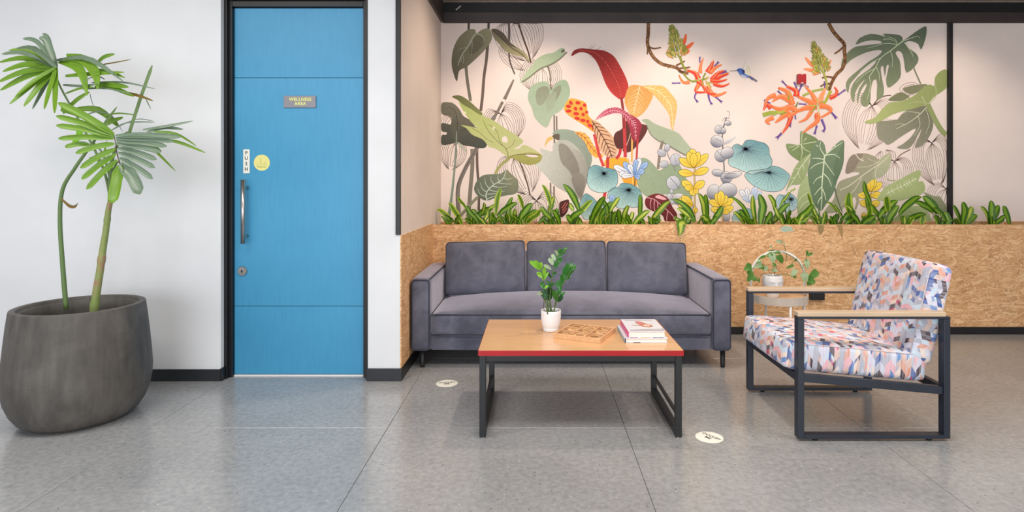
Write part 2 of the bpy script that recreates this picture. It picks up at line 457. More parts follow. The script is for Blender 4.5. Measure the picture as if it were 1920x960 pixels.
def ribbon(bm, pts, width, hint=(0,-1,0.2), fold=0.18, prof=None, nseg=None, uvl=None):
    """leaf blade along a path: three points across, folded at the midrib"""
    P = smooth_path(pts, 4) if len(pts) > 2 else [Vector(pts[0]).lerp(Vector(pts[-1]), t/6) for t in range(7)]
    if nseg:
        P = [P[int(round(i*(len(P)-1)/nseg))] for i in range(nseg+1)]
    n = len(P); hint = Vector(hint).normalized()
    if uvl is None: uvl = bm.loops.layers.uv.verify()
    prof = prof or (lambda t: max(0.04, math.sin(PI*min(1, 0.12+t*0.88))**0.7))
    rows = []
    for i, p in enumerate(P):
        t = (P[min(i+1, n-1)]-P[max(i-1, 0)]).normalized()
        s = t.cross(hint)
        if s.length < 1e-4: s = Vector((1,0,0))
        s.normalize(); nn = s.cross(t).normalized()
        hw = width*0.5*prof(i/(n-1))
        rows.append([bm.verts.new(p - s*hw), bm.verts.new(p - nn*hw*fold*2), bm.verts.new(p + s*hw)])
    for i in range(n-1):
        for k in range(2):
            f = bm.faces.new((rows[i][k], rows[i][k+1], rows[i+1][k+1], rows[i+1][k]))
            uv = [(k*0.5, i/(n-1)), ((k+1)*0.5, i/(n-1)), ((k+1)*0.5, (i+1)/(n-1)), (k*0.5, (i+1)/(n-1))]
            for l, q in zip(f.loops, uv): l[uvl].uv = q
            f.smooth = True
    return bm
def ribbon_obj(name, pts, width, mat, parent, **kw):
    bm = bmesh.new(); ribbon(bm, pts, width, **kw)
    me = bpy.data.meshes.new(name); bm.to_mesh(me); bm.free()
    return link(name, me, mat, parent)

def text_obj(name, body, size, mat, parent, loc, rot, depth=0.0008, bold=0.0, align='CENTER', spacing=1.0, line=1.0):
    cu = bpy.data.curves.new(name, 'FONT'); cu.body = body; cu.size = size; cu.extrude = depth; cu.offset = bold
    cu.align_x = align; cu.align_y = 'CENTER'; cu.space_character = spacing; cu.space_line = line; cu.resolution_u = 2
    t = bpy.data.objects.new(name, cu); COL.objects.link(t)
    dg = bpy.context.evaluated_depsgraph_get(); dg.update()
    me = bpy.data.meshes.new_from_object(t.evaluated_get(dg)); bpy.data.objects.remove(t)
    me.name = name; me.materials.clear()
    return link(name, me, mat, parent, loc, rot)
# ================================================================== SETTING
WY = 3.74          # face of the door wall
OY = 4.89          # face of the strand-board planter front
MY = 5.35          # mural wall
SX = -0.848        # side wall of the alcove
CEIL = 2.862

# floor with recessed joints between 1.2 m tiles
fl = struct(box('floor', -4.6, 6.2, -3.7, 5.6, -0.06, -0.004, M['grout']))
fl_off = Vector(fl.location)
seam_x = [-1.947+1.2*k for k in range(-3, 8)]; seam_y = [3.02+1.2*k for k in range(-6, 4)]
tile_me = None
for i in range(len(seam_x)-1):
    for j in range(len(seam_y)-1):
        if tile_me is None:
            bm = bmesh.new(); g = 0.0012
            bbox(bm, -0.6+g, 0.6-g, -0.6+g, 0.6-g, 0, 0.006, 0.0008, 1)
            tile_me = bpy.data.meshes.new('floor_tile'); bm.to_mesh(tile_me); bm.free()
            tile_me.materials.append(M['tile'])
        x = seam_x[i]+0.6; y = seam_y[j]+0.6
        link('floor_tile', tile_me, None, fl, (x-fl_off.x, y-fl_off.y, -0.006-fl_off.z))

def wallbox(name, x0, x1, y0, y1, z0, z1, mat):
    return struct(box(name, x0, x1, y0, y1, z0, z1, mat))
LW = -1.970      # right end of the wall left of the door
wallbox('wall_front', -4.6, LW, WY, WY+0.16, 0, CEIL, M['wall_white'])
wallbox('wall_column', -1.049, SX, WY, MY+0.15, 0, CEIL, M['wall_white'])
# skin on the alcove side of the column, warm light put into its colour
wallbox('wall_alcove_side', SX, SX+0.003, WY+0.012, MY, 0.865, CEIL, M['wall_warm_lit'])
wallbox('wall_back', SX-0.4, 6.2, MY, MY+0.15, 0, CEIL, M['mural_base'])
wallbox('wall_right', 6.2, 6.35, -3.7, MY+0.15, 0, CEIL, M['wall_white'])
wallbox('wall_above_door', LW, -1.049, WY+0.035, WY+0.16, 2.47, CEIL, M['frame_black'])
cl = wallbox('ceiling', -4.75, 6.35, -3.85, MY+0.15, CEIL, CEIL+0.12, M['ceiling'])
co = Vector(cl.location)
rib_me = None
for k in range(30):     # ribs of the ceiling deck near the mural
    y = MY-0.02-0.13*k
    if rib_me is None:
        bm = bmesh.new(); bbox(bm, -5.4, 5.4, -0.02, 0.02, -0.012, 0.0, 0.004, 1)
        rib_me = bpy.data.meshes.new('deck_rib'); bm.to_mesh(rib_me); bm.free(); rib_me.materials.append(M['ceiling'])
    link('deck_rib', rib_me, None, cl, (0.8-co.x, y-co.y, CEIL-co.z))
# left wall with a wide window, rear wall with two windows
def window_wall(name, axis, pos, a0, a1, openings, mat):
    """wall in the plane axis=pos, from a0 to a1, with rectangular openings (b0, b1, z0, z1)"""
    bm = bmesh.new(); t = 0.15
    def part(b0, b1, z0, z1):
        if b1-b0 < 1e-4 or z1-z0 < 1e-4: return
        if axis == 'x': bbox(bm, pos-t, pos, b0, b1, z0, z1)
        else: bbox(bm, b0, b1, pos-t, pos, z0, z1)
    cur = a0
    for (b0, b1, z0, z1) in openings:
        part(cur, b0, 0, CEIL); part(b0, b1, 0, z0); part(b0, b1, z1, CEIL); cur = b1
    part(cur, a1, 0, CEIL)
    return struct(obj(name, bm, mat))
window_wall('wall_left', 'x', -4.6, -3.7, WY+0.16, [(-1.4, 1.8, 0.12, 2.6)], M['wall_white'])
window_wall('wall_rear', 'y', -3.7, -4.6, 6.2, [(-3.2, 0.4, 0.12, 2.75), (1.2, 4.4, 0.12, 2.75)], M['wall_white'])
def window_frame(name, axis, pos, b0, b1, z0, z1, n):
    root = bpy.data.objects.new(name, None); COL.objects.link(root); struct(root)
    root.location = (pos, (b0+b1)/2, z0) if axis == 'x' else ((b0+b1)/2, pos, z0)
    L = (b1-b0)/2; Hh = z1-z0; f = 0.05
    def bar(nm, u0, u1, v0, v1):
        if axis == 'x': box(nm, -0.10, -0.04, u0, u1, v0, v1, M['frame_black'], root)
        else: box(nm, u0, u1, -0.10, -0.04, v0, v1, M['frame_black'], root)
    bar('frame_rail', -L, L, 0, f); bar('frame_rail', -L, L, Hh-f, Hh)
    for k in range(n+1):
        u = -L + (2*L-f)*k/n
        bar('mullion', u, u+f, f, Hh-f)
window_frame('window_1', 'x', -4.6, -1.4, 1.8, 0.12, 2.6, 3)
window_frame('window_2', 'y', -3.7, -3.2, 0.4, 0.12, 2.75, 3)
window_frame('window_3', 'y', -3.7, 1.2, 4.4, 0.12, 2.75, 3)

# skirting
bmh = 0.073
struct(box('baseboard_front', -4.6, LW, WY-0.013, WY, 0, bmh, M['skirting'], bevel=0.003))
struct(box('baseboard_door_reveal', LW, LW+0.012, WY-0.013, WY+0.03, 0, bmh+0.005, M['frame_black'], bevel=0.002))
struct(box('baseboard_column', -1.055, SX+0.013, WY-0.013, WY, 0, bmh+0.005, M['skirting'], bevel=0.003))
struct(box('baseboard_alcove_side', SX, SX+0.013, WY, OY-0.013, 0, 0.078, M['frame_black'], bevel=0.003))
struct(box('baseboard_back', SX+0.013, 6.2, OY-0.013, OY, 0, 0.06, M['frame_black'], bevel=0.003))

# black corner bar on the edge of the column, reveal of the front wall
struct(box('trim_1', SX-0.026, SX+0.004, WY-0.012, WY+0.012, 0.913, CEIL, M['frame_black'], bevel=0.002))
struct(box('trim_2', 3.683, 3.72, MY-0.03, MY, 0.5, 2.67, M['beam_dark'], bevel=0.002))
# steel channel under the ceiling along the mural and along the alcove side
struct(box('trim_3', SX+0.025, 6.2, MY-0.022, MY, 2.668, 2.762, M['beam'], bevel=0.003))
struct(box('trim_4', SX+0.025, 6.2, MY-0.008, MY, 2.762, CEIL, M['beam_dark']))
struct(box('trim_5', SX+0.003, SX+0.025, WY+0.3, MY, 2.672, CEIL, M['beam'], bevel=0.003))
br = thing('channel_bracket', 'small grey steel bracket at the left end of the ceiling channel', 'bracket', (W(859, 12, MY-0.03).x, MY-0.028, 2.80))
bm = bmesh.new(); bbox(bm, -0.03, 0.03, -0.002, 0.019, -0.006, 0.006, 0.002)
o = obj('bracket_plate', bm, M['steel'], br); o.rotation_euler = (0, -0.7, 0)

# ------------------------------------------------------------------ door (recessed, blue, three panels)
DY = 3.83; DX0 = -1.930; DX1 = -1.098
door = bpy.data.objects.new('door_1', None); COL.objects.link(door); struct(door); door.location = ((DX0+DX1)/2, DY, 0)
door['label'] = 'blue laminate door in a black frame, three stacked panels'
hw = (DX1-DX0)/2
for z0, z1 in ((0.012, 0.4465), (0.4495, 1.9105), (1.9135, 2.358)):
    box('door_panel', -hw, hw, 0, 0.035, z0, z1, M['door'], door, bevel=0.0012, seg=1)
box('door_core', -hw+0.002, hw-0.002, 0.006, 0.034, 0.014, 2.35, M['frame_black'], door)
fr = bpy.data.objects.new('trim_6', None); COL.objects.link(fr); struct(fr); fr.location = ((DX0+DX1)/2, WY, 0)
fr['label'] = 'black stepped steel frame round the blue door'
fx0 = LW-fr.location.x; fx1 = -1.049-fr.location.x; a0 = DX0-fr.location.x; a1 = DX1-fr.location.x
box('outer_jamb', fx0+0.001, fx0+0.020, 0.035, 0.13, 0, 2.47, M['frame_black'], fr, bevel=0.001)
box('inner_jamb', fx0+0.020, a0-0.002, 0.062, 0.13, 0, 2.47, M['frame_black'], fr, bevel=0.001)
box('outer_jamb', a1+0.022, fx1-0.001, 0.035, 0.13, 0, 2.47, M['frame_black'], fr, bevel=0.001)
box('inner_jamb', a1+0.002, a1+0.022, 0.062, 0.13, 0, 2.47, M['frame_black'], fr, bevel=0.001)
box('head_rail', a0-0.0, a1+0.0, 0.062, 0.13, 2.362, 2.395, M['frame_black'], fr, bevel=0.001)
box('head_panel', a0-0.02, a1+0.02, 0.045, 0.13, 2.398, 2.47, M['skirting'], fr, bevel=0.001)
box('under_door_glow_strip', a0, a1, 0.085, 0.13, 0, 0.009, M['white_metal'], fr)  # white strip stands in for light shining under the door

# pull handle, lock
hx, hz0, hz1 = W(455, 377, DY-0.06).x, W(455, 457, DY-0.06).z, W(455, 337, DY-0.06).z
hd = bpy.data.objects.new('pull_handle', None); COL.objects.link(hd); hd.parent = door
hd.location = (hx-door.location.x, -0.055, hz0); hd['label'] = 'brushed steel bar handle'
tube_obj('grip_bar', [(0,0,0), (0,0,hz1-hz0)], 0.0135, M['steel'], hd, 20)
for z in (W(0, 442, DY).z-hz0, W(0, 352, DY).z-hz0):
    tube_obj('standoff', [(0.0,0,z), (0.0,0.055,z)], 0.0095, M['steel'], hd, 14)
lk = W(455, 508, DY)
bm = bmesh.new(); lathe(bm, [(0,0), (0.030,0), (0.030,0.008), (0.027,0.012), (0,0.012)], 32)
lo = obj('lock', bm, M['steel'], door, False, (lk.x-door.location.x, -0.0, lk.z), (PI/2, 0, 0)); lo['label'] = 'round steel lock cover'
bm = bmesh.new(); bbox(bm, -0.002, 0.003, -0.016, 0.009, 0.0121, 0.0128); lathe(bm, [(0.0,0.0128),(0.006,0.0128),(0.006,0.0121)], 12)
obj('keyhole', bm, M['ink'], lo)

# ------------------------------------------------------------------ signs on the door
p0 = W(533, 202, DY); p1 = W(593, 180, DY)
sg = thing('door_sign', 'small mirror steel sign reading WELLNESS AREA on the blue door', 'sign', ((p0.x+p1.x)/2, DY, p0.z))
sw = (p1.x-p0.x)/2; sh = p1.z-p0.z
box('plate', -sw, sw, -0.010, -0.0002, 0, sh, M['mirror_plate'], sg, bevel=0.001)
text_obj('lettering', 'WELLNESS\nAREA', 0.0285, M['letter_yellow'], sg, (0.004, -0.0105, sh*0.50), (PI/2, 0, 0), 0.0006, 0.0006, spacing=1.08, line=0.95)
p0 = W(456.5, 325, DY); p1 = W(468.5, 280, DY)
ps = thing('push_sign', 'narrow white vertical sign reading PUSH above the door handle', 'sign', ((p0.x+p1.x)/2, DY, p0.z))
pw = (p1.x-p0.x)/2; ph = p1.z-p0.z
box('plate', -pw, pw, -0.004, -0.0002, 0, ph, M['sticker'], ps, bevel=0.0006)
for k, ch in enumerate('PUSH'):
    text_obj('letter', ch, 0.030, M['ink'], ps, (0.000, -0.0044, ph*(0.845-0.226*k)), (PI/2, 0, 0), 0.0002, 0.0008)
c = W(491, 305, DY)
ys = thing('round_sticker', 'round pale yellow sticker beside the PUSH sign on the door', 'sticker', (c.x, DY, c.z))
bm = bmesh.new(); lathe(bm, [(0,0), (0.0515,0), (0.0515,0.0008), (0,0.0008)], 48)
obj('disc', bm, M['sticker_yellow'], ys, False, (0, -0.0002, 0), (PI/2, 0, 0))
def flatline(bm, pts, wd, y=-0.0013):
    for a, b in zip(pts, pts[1:]):
        a = Vector((a[0], 0, a[1])); b = Vector((b[0], 0, b[1])); d = (b-a).normalized(); s = Vector((-d.z, 0, d.x))*wd/2
        vs = [bm.verts.new((q.x, y, q.z)) for q in (a-s, b-s, b+s, a+s)]; bm.faces.new(vs)
bm = bmesh.new()
flatline(bm, [(-0.036,-0.012), (-0.012,-0.012), (-0.008,-0.004), (-0.006,0.03), (-0.004,-0.004), (-0.001,-0.012), (0.034,-0.012)], 0.0013)
flatline(bm, [(-0.034,-0.002), (-0.014,-0.002)], 0.0008)
flatline(bm, [(0.006,-0.011), (0.014,-0.002), (0.018,-0.010), (0.024,0.004), (0.029,-0.011)], 0.0012)
flatline(bm, [(0.024,0.004), (0.025,0.012)], 0.0008)
for zz, a, b in ((-0.022, -0.034, 0.034), (-0.030, -0.027, 0.026)):
    x = a
    while x < b:
        l_ = random.uniform(0.004, 0.009); flatline(bm, [(x, zz), (min(b, x+l_), zz)], 0.0032); x += l_+0.0014
obj('line_drawing', bm, M['ink_pale'], ys)

# ------------------------------------------------------------------ floor stickers
def floor_sticker(px, py, rot, label):
    D = H*F/(py-CY); x = (px-CX)/F*D
    t = thing('floor_sticker', label, 'sticker', (x, D, 0.0), rot, 'round floor stickers')
    bm = bmesh.new(); lathe(bm, [(0,0.0), (0.066,0.0), (0.066,0.0008), (0,0.0008)], 48)
    obj('disc', bm, M['sticker'], t, False, (0,0,0.0001))
    text_obj('lettering', 'OCCUPY\nME', 0.026, M['ink'], t, (0, 0.002, 0.0012), (0,0,0), 0.0002, 0.0006, line=1.0)
floor_sticker(838, 719, 0.12, 'round white floor sticker reading OCCUPY ME near the black skirting corner')
floor_sticker(1330, 820, -0.95, 'round white floor sticker reading OCCUPY ME right of the coffee table')

# ------------------------------------------------------------------ strand-board planter along the mural
pl = struct(box('wall_planter_front', SX+0.006, 6.2, OY, OY+0.018, 0, 0.897, M['osb'], bevel=0.0015, seg=1))
pl['label'] = 'planter box front of oriented strand board below the mural'
struct(box('wall_planter_side', SX, SX+0.008, WY, OY+0.0, 0.078, 0.907, M['osb']))
struct(box('trim_7', SX+0.006, 6.2, MY-0.02, MY-0.001, 0.80, 0.894, M['osb']))
so = struct(box('trim_8', SX+0.006, 6.2, OY+0.018, MY-0.02, 0.70, 0.868, M['soil'])); so['label'] = 'soil in the planter box'
# small flat patches of colour on the board, near its top edge
def tip(pts, c, name='colour_patch'):
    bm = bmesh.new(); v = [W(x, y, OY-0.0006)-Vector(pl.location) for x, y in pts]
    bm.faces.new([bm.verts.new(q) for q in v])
    obj(name, bm, plain('board_patch', c, 0.7), pl)
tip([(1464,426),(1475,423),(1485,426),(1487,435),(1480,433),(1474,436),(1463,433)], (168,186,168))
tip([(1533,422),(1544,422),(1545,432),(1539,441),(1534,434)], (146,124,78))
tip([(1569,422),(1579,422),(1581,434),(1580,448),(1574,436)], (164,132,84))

# ------------------------------------------------------------------ red box on the mural, socket on the board
c = W(1501, 158.5, MY)
rb = thing('alarm_box', 'small square red box on the mural beside the orange flowers', 'alarm', (c.x, MY-0.006, c.z))
box('housing', -0.037, 0.037, -0.028, 0.0, 0, 0.09, M['red_box'], rb, bevel=0.004)
bm = bmesh.new(); lathe(bm, [(0,0), (0.004,0), (0.004,0.002), (0,0.003)], 12); obj('indicator', bm, M['white_metal'], rb, True, (0, -0.028, 0.083), (PI/2,0,0))
bm = bmesh.new(); bbox(bm, -0.012, 0.012, -0.0295, -0.028, 0.004, 0.012); obj('test_slot', bm, M['cover_white'], rb)
p0 = W(1516.5, 561.5, OY); p1 = W(1543.5, 548, OY)
sk = thing('wall_socket', 'black double power socket on the strand board behind the armchair arm', 'socket', ((p0.x+p1.x)/2, OY, p0.z))
box('back_box', -0.059, 0.059, -0.03, -0.001, 0, p1.z-p0.z, M['socket'], sk, bevel=0.003)
for x in (-0.028, 0.028):
    box('outlet', x-0.022, x+0.022, -0.033, -0.03, 0.009, 0.050, M['black'], sk, bevel=0.002)
# ================================================================== SOFA
sx0, sx1 = W(770, 0, 3.97).x, W(1372, 0, 3.97).x
SF = 3.97                       # front plane of the sofa
sofa = thing('sofa', 'long grey-blue velvet three-seat sofa with loose back cushions against the strand board', 'sofa', ((sx0+sx1)/2, SF, 0))
scx = sofa.location.x; hwid = (sx1-sx0)/2
def shadesmooth(o):
    for p in o.data.polygons: p.use_smooth = True
def velvet_block(name, x0, x1, y0, y1, z0, z1, r, puff=(0,0,0), parent=sofa, n=10, lean=0.0, label=None, mat='velvet'):
    bm = cushion((x1-x0)/2, (y1-y0)/2, (z1-z0)/2, r, puff, n)
    o = obj(name, bm, M[mat], parent, True, ((x0+x1)/2, (y0+y1)/2, (z0+z1)/2), (lean, 0, 0))
    if label: o['label'] = label
    return o
def rrect(hx, hz, r, y, k=5):
    pts = []
    for cx, cz, a in ((hx-r, hz-r, 0), (-hx+r, hz-r, 90), (-hx+r, -hz+r, 180), (hx-r, -hz+r, 270)):
        for i in range(k+1):
            t = math.radians(a+90*i/k); pts.append((cx+r*math.cos(t), y, cz+r*math.sin(t)))
    return pts
AW = 0.130; ZB = 0.118
def piping(parent, pts, r=0.0042, closed=True):
    return tube_obj('piping', pts, r, M['velvet_pipe'], parent, 8, closed)
for s in (-1, 1):
    xa, xb = (-hwid, -hwid+AW) if s < 0 else (hwid-AW, hwid)
    a = velvet_block('armrest', xa, xb, 0.0, 0.84, ZB, 0.600, 0.022, (0.003, 0.004, 0.006), n=12)
    hx_ = AW/2; hz_ = (0.600-ZB)/2; hy_ = 0.42
    piping(a, rrect(hx_-0.008, hz_-0.008, 0.02, -hy_+0.001))
    xi = -s*(hx_-0.004)
    piping(a, [(xi, -hy_+0.004, hz_-0.002), (xi, hy_-0.02, hz_-0.002)], closed=False)
# base rail, back
velvet_block('base', -hwid+AW, hwid-AW, 0.012, 0.80, ZB+0.002, 0.222, 0.012, n=8)
velvet_block('backrest', -hwid+AW, hwid-AW, 0.72, 0.86, ZB+0.01, 0.70, 0.035, (0,0.0,0.0), n=8)
# one long seat cushion, domed
sc = velvet_block('seat_cushion', -hwid+AW+0.003, hwid-AW-0.003, -0.004, 0.705, 0.224, 0.366, 0.026, (0, 0.014, 0.075), n=22)
hx_ = hwid-AW-0.003
for zz in (0.066, -0.066):
    piping(sc, [(-hx_+0.012, -0.353, zz), (0, -0.357, zz), (hx_-0.012, -0.353, zz)], closed=False)
    for s in (-1, 1): piping(sc, [(s*(hx_-0.004), -0.345, zz), (s*(hx_-0.002), 0.2, zz)], closed=False)
# three back cushions leaning on the backrest
for x0, x1, zt, tw in ((835, 985, 0.775, -0.028), (988, 1137, 0.778, -0.004), (1138, 1288, 0.770, 0.022)):
    D = 4.52
    X0 = W(x0, 0, D).x-scx; X1 = W(x1, 0, D).x-scx
    h_ = (zt-0.395)/math.cos(0.27)
    bm = cushion((X1-X0)/2-0.002, 0.062, h_/2, 0.022, (0.006, 0.040, 0.006), 14)
    o = obj('back_cushion', bm, M['velvet'], sofa, True, ((X0+X1)/2, D-SF+0.055, 0.395+h_/2*math.cos(0.27)), (-0.27, tw, 0))
    tube_obj('piping', rrect((X1-X0)/2-0.006, h_/2-0.003, 0.022, -0.057), 0.005, M['velvet_pipe'], o, 8, True)
    tube_obj('piping', rrect((X1-X0)/2-0.006, h_/2-0.004, 0.035, 0.056), 0.0045, M['velvet_pipe'], o, 8, True)
for x in (W(792, 0, 4.02).x-scx, W(1355, 0, 4.02).x-scx):
    for y in (0.05, 0.74):
        bm = bmesh.new(); tube(bm, [(0,0,0), (0,0,0.012), (0,0,ZB+0.008)], [0.014, 0.015, 0.017], 20)
        obj('leg', bm, M['black'], sofa, True, (x, y, 0))

# ================================================================== COFFEE TABLE
TX0, TX1, TY0, TY1 = -0.276, 0.715, 2.885, 3.539
ZT = 0.429
ct = thing('coffee_table', 'low coffee table with honey wood top, red front edge and black steel legs', 'table', ((TX0+TX1)/2, (TY0+TY1)/2, 0))
hx, hy = (TX1-TX0)/2, (TY1-TY0)/2
box('table_top', -hx, hx, -hy, hy, ZT-0.026, ZT, M['table_top'], ct, bevel=0.0008, seg=1)
e = box('edge_band', -hx-0.001, hx+0.001, -hy-0.0012, -hy, ZT-0.0262, ZT-0.0004, M['red_edge'], ct); e['label'] = 'glossy red edge band'
e = box('edge_band', -hx-0.001, hx+0.001, hy, hy+0.0012, ZT-0.0262, ZT-0.0004, M['red_edge'], ct); e['label'] = 'glossy red edge band'
for s in (-1, 1):
    e = box('edge_band', s*hx if s > 0 else -hx-0.001, hx+0.001 if s > 0 else -hx, -hy, hy, ZT-0.0262, ZT-0.0004, M['red_edge'], ct); e['label'] = 'glossy red edge band'
t = 0.031; zr = ZT-0.0265
fx = hx-0.004; fy = hy-0.012
for s in (-1, 1):
    box('frame_rail', -fx+t, fx-t, s*fy-(t if s > 0 else 0), s*fy+(0 if s > 0 else t), zr-t, zr, M['table_metal'], ct, bevel=0.002)
    x0 = -fx if s < 0 else fx-t
    box('frame_rail', x0, x0+t, -fy+t, fy-t, zr-t, zr, M['table_metal'], ct, bevel=0.002)
    box('foot_rail', x0, x0+t, -fy+t, fy-t, 0.006, 0.006+t, M['table_metal'], ct, bevel=0.002)
    box('side_stretcher', x0+0.008, x0+t-0.008, -fy+t, fy-t, 0.098, 0.113, M['table_metal'], ct, bevel=0.001)
    for y0 in (-fy, fy-t):
        l = box('leg', x0, x0+t, y0, y0+t, 0.005, zr, M['table_metal'], ct, bevel=0.002)
        bm = bmesh.new(); lathe(bm, [(0,0), (0.009,0), (0.009,0.006), (0,0.006)], 12)
        obj('glide', bm, M['steel'], l, False, (0, 0, -0.005))

# ------------------------------------------------------------------ wooden noughts and crosses board
c, b = Vector((0.2645, 3.1745, ZT)), math.atan2(-0.111, 0.226)+0.02
gb = thing('game_board', 'square wooden noughts and crosses board of nine cells on the coffee table', 'game', c, b)
s = 0.128; tb = 0.026
for k in (-1, 1):
    box('rim', -s, s, k*s-(0.008 if k > 0 else 0), k*s+(0 if k > 0 else 0.008), 0, tb, M['tray_wood'], gb, bevel=0.0008, seg=1)
    box('rim', k*s-(0.008 if k > 0 else 0), k*s+(0 if k > 0 else 0.008), -s+0.008, s-0.008, 0, tb, M['tray_wood'], gb, bevel=0.0008, seg=1)
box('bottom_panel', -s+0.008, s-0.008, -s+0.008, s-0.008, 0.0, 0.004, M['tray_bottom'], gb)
cell = (2*s-0.016)/3
for k in (-1, 1):
    box('divider', -s+0.008, s-0.008, k*cell/2-0.003, k*cell/2+0.003, 0.004, tb, M['tray_wood'], gb)
    for q in (-1, 0, 1):
        y0 = q*cell-cell/2+0.003 if q > -1 else -s+0.008; y1 = q*cell+cell/2-0.003 if q < 1 else s-0.008
        box('divider', k*cell/2-0.003, k*cell/2+0.003, y0, y1, 0.004, tb, M['tray_wood'], gb)
lay = {(-1,1):'O', (0,1):'O', (1,1):'X', (-1,0):'X', (0,0):'X', (1,0):'X', (-1,-1):'X', (0,-1):'O', (1,-1):'O'}
posn = {-1:'left', 0:'middle', 1:'right'}; rown = {1:'back', 0:'middle', -1:'front'}
ca, sa = math.cos(b), math.sin(b)
for (i, j), ch in lay.items():
    lx, ly = i*cell, j*cell
    wx, wy = c.x+lx*ca-ly*sa, c.y+lx*sa+ly*ca
    bm = bmesh.new(); h = 0.015
    if ch == 'O':
        lathe(bm, [(0.021,0), (0.0345,0), (0.0345,h), (0.021,h), (0.021,0)], 28)
        nm = 'wooden_nought'; lb = 'wooden ring piece in the %s row, %s cell of the game board'
    else:
        a_ = 0.034; w_ = 0.009
        r1 = bmesh.ops.create_cube(bm, size=1.0)['verts']
        for v in r1: v.co = Vector((v.co.x*2*a_*1.12, v.co.y*2*w_, (v.co.z+0.5)*h))
        for q in (-1, 1):
            r2 = bmesh.ops.create_cube(bm, size=1.0)['verts']
            for v in r2: v.co = Vector((v.co.x*2*w_, q*(w_+(a_*1.12-w_)/2)+v.co.y*(a_*1.12-w_), (v.co.z+0.5)*h))
        bmesh.ops.rotate(bm, verts=bm.verts, cent=(0,0,0), matrix=Matrix.Rotation(PI/4, 3, 'Z'))
        nm = 'wooden_cross'; lb = 'wooden cross piece in the %s row, %s cell of the game board'
    o = obj(nm, bm, M['tray_wood'] if (i+j) % 2 else M['tray_wood2'], None, False, (wx, wy, ZT+0.0043), (0, 0, b))
    tag(o, lb % (rown[j], posn[i]), 'game piece', 'noughts and crosses pieces')

# ------------------------------------------------------------------ books
def book(name, label, x0, x1, y0, y1, z, th, rz, cov, spine, front_marks, cover_art=None):
    cx, cy = (x0+x1)/2, (y0+y1)/2
    t = thing(name, label, 'book', (cx, cy, z), rz, 'books on the coffee table')
    hx, hy = (x1-x0)/2, (y1-y0)/2; c_ = 0.0026
    box('cover', -hx, hx, -hy, hy, th-c_, th, cov, t, bevel=0.0008, seg=1)
    box('cover', -hx, hx, -hy, hy, 0, c_, cov, t, bevel=0.0008, seg=1)
    box('spine', -hx-0.001, -hx+c_, -hy, hy, c_*0.6, th-c_*0.6, spine, t, bevel=0.0008, seg=1)
    p = box('page_block', -hx+c_, hx-0.005, -hy+0.004, hy-0.004, c_, th-c_, M['page'], t)
    for (a, b_, z0, z1, mm) in front_marks:
        box('printed_edge', -hx+a*2*hx, -hx+b_*2*hx, -hy-0.0006, -hy, z0, z1, mm, t)
    return t, hx, hy
book('book', 'lower thin book with pale blue spine, under the white book', 0.452, 0.670, 3.022, 3.302, ZT, 0.023, 0.0,
     M['cover_white'], M['cover_blue'], [(0.0, 0.025, 0.0, 0.023, M['cover_dark']), (0.05, 0.10, 0.0, 0.0026, M['cover_blue']), (0.20, 0.36, 0.0, 0.0026, M['cover_dark'])])
tbk, bhx, bhy = book('book', 'upper thick book with white cover and magenta spine on the thin blue book', 0.470, 0.660, 3.030, 3.296, ZT+0.0232, 0.034, 0.006,
     M['cover_white'], M['cover_pink'], [(0.05, 0.25, 0.0, 0.0028, M['cover_red']), (0.34, 0.60, 0.0, 0.0028, M['cover_tan']), (0.66, 0.78, 0.0, 0.0028, M['cover_dark']), (0.80, 0.94, 0.0, 0.0028, M['cover_dark'])])
bm = bmesh.new(); pl_ = bm.loops.layers.float_color.new('paint')
def pc(poly, colr, z):
    vs = [bm.verts.new((x, y, z)) for x, y in poly]
    f = bm.faces.new(vs)
    for l in f.loops: l[pl_] = lin(colr)
zt_ = 0.0342
pc([(-bhx+0.012,-bhy+0.001),(bhx-0.002,-bhy+0.001),(bhx-0.002,-bhy+0.055),(-bhx+0.012,-bhy+0.03)], (172,172,182), zt_)
pc([(-0.075,bhy-0.03),(0.075,bhy-0.035),(0.075,bhy-0.029),(-0.075,bhy-0.024)], (96,96,110), zt_)
pc([(-0.012,-0.02),(0.0,-0.045),(0.03,-0.055),(0.052,-0.035),(0.05,-0.005),(0.03,0.02),(0.012,0.06),(-0.005,0.085),(-0.025,0.075),(-0.028,0.045),(-0.018,0.01)], (188,120,96), zt_+0.0001)
pc([(-0.02,0.03),(-0.004,0.01),(0.008,0.03),(0.0,0.07),(-0.02,0.072)], (206,120,132), zt_+0.0002)
pc([(0.004,-0.03),(0.03,-0.035),(0.042,-0.01),(0.02,0.012),(0.004,0.0)], (238,196,176), zt_+0.0002)
pc([(-0.055,-0.012),(-0.014,-0.022),(-0.014,-0.013),(-0.055,-0.002)], (176,140,110), zt_+0.0002)
for k in range(7):
    x = 0.035+0.0065*k; pc([(x,-0.098),(x+0.0035,-0.098),(x+0.0035,-0.086),(x,-0.086)], (236,226,232), zt_+0.0002)
obj('cover_picture', bm, M['print'], tbk)

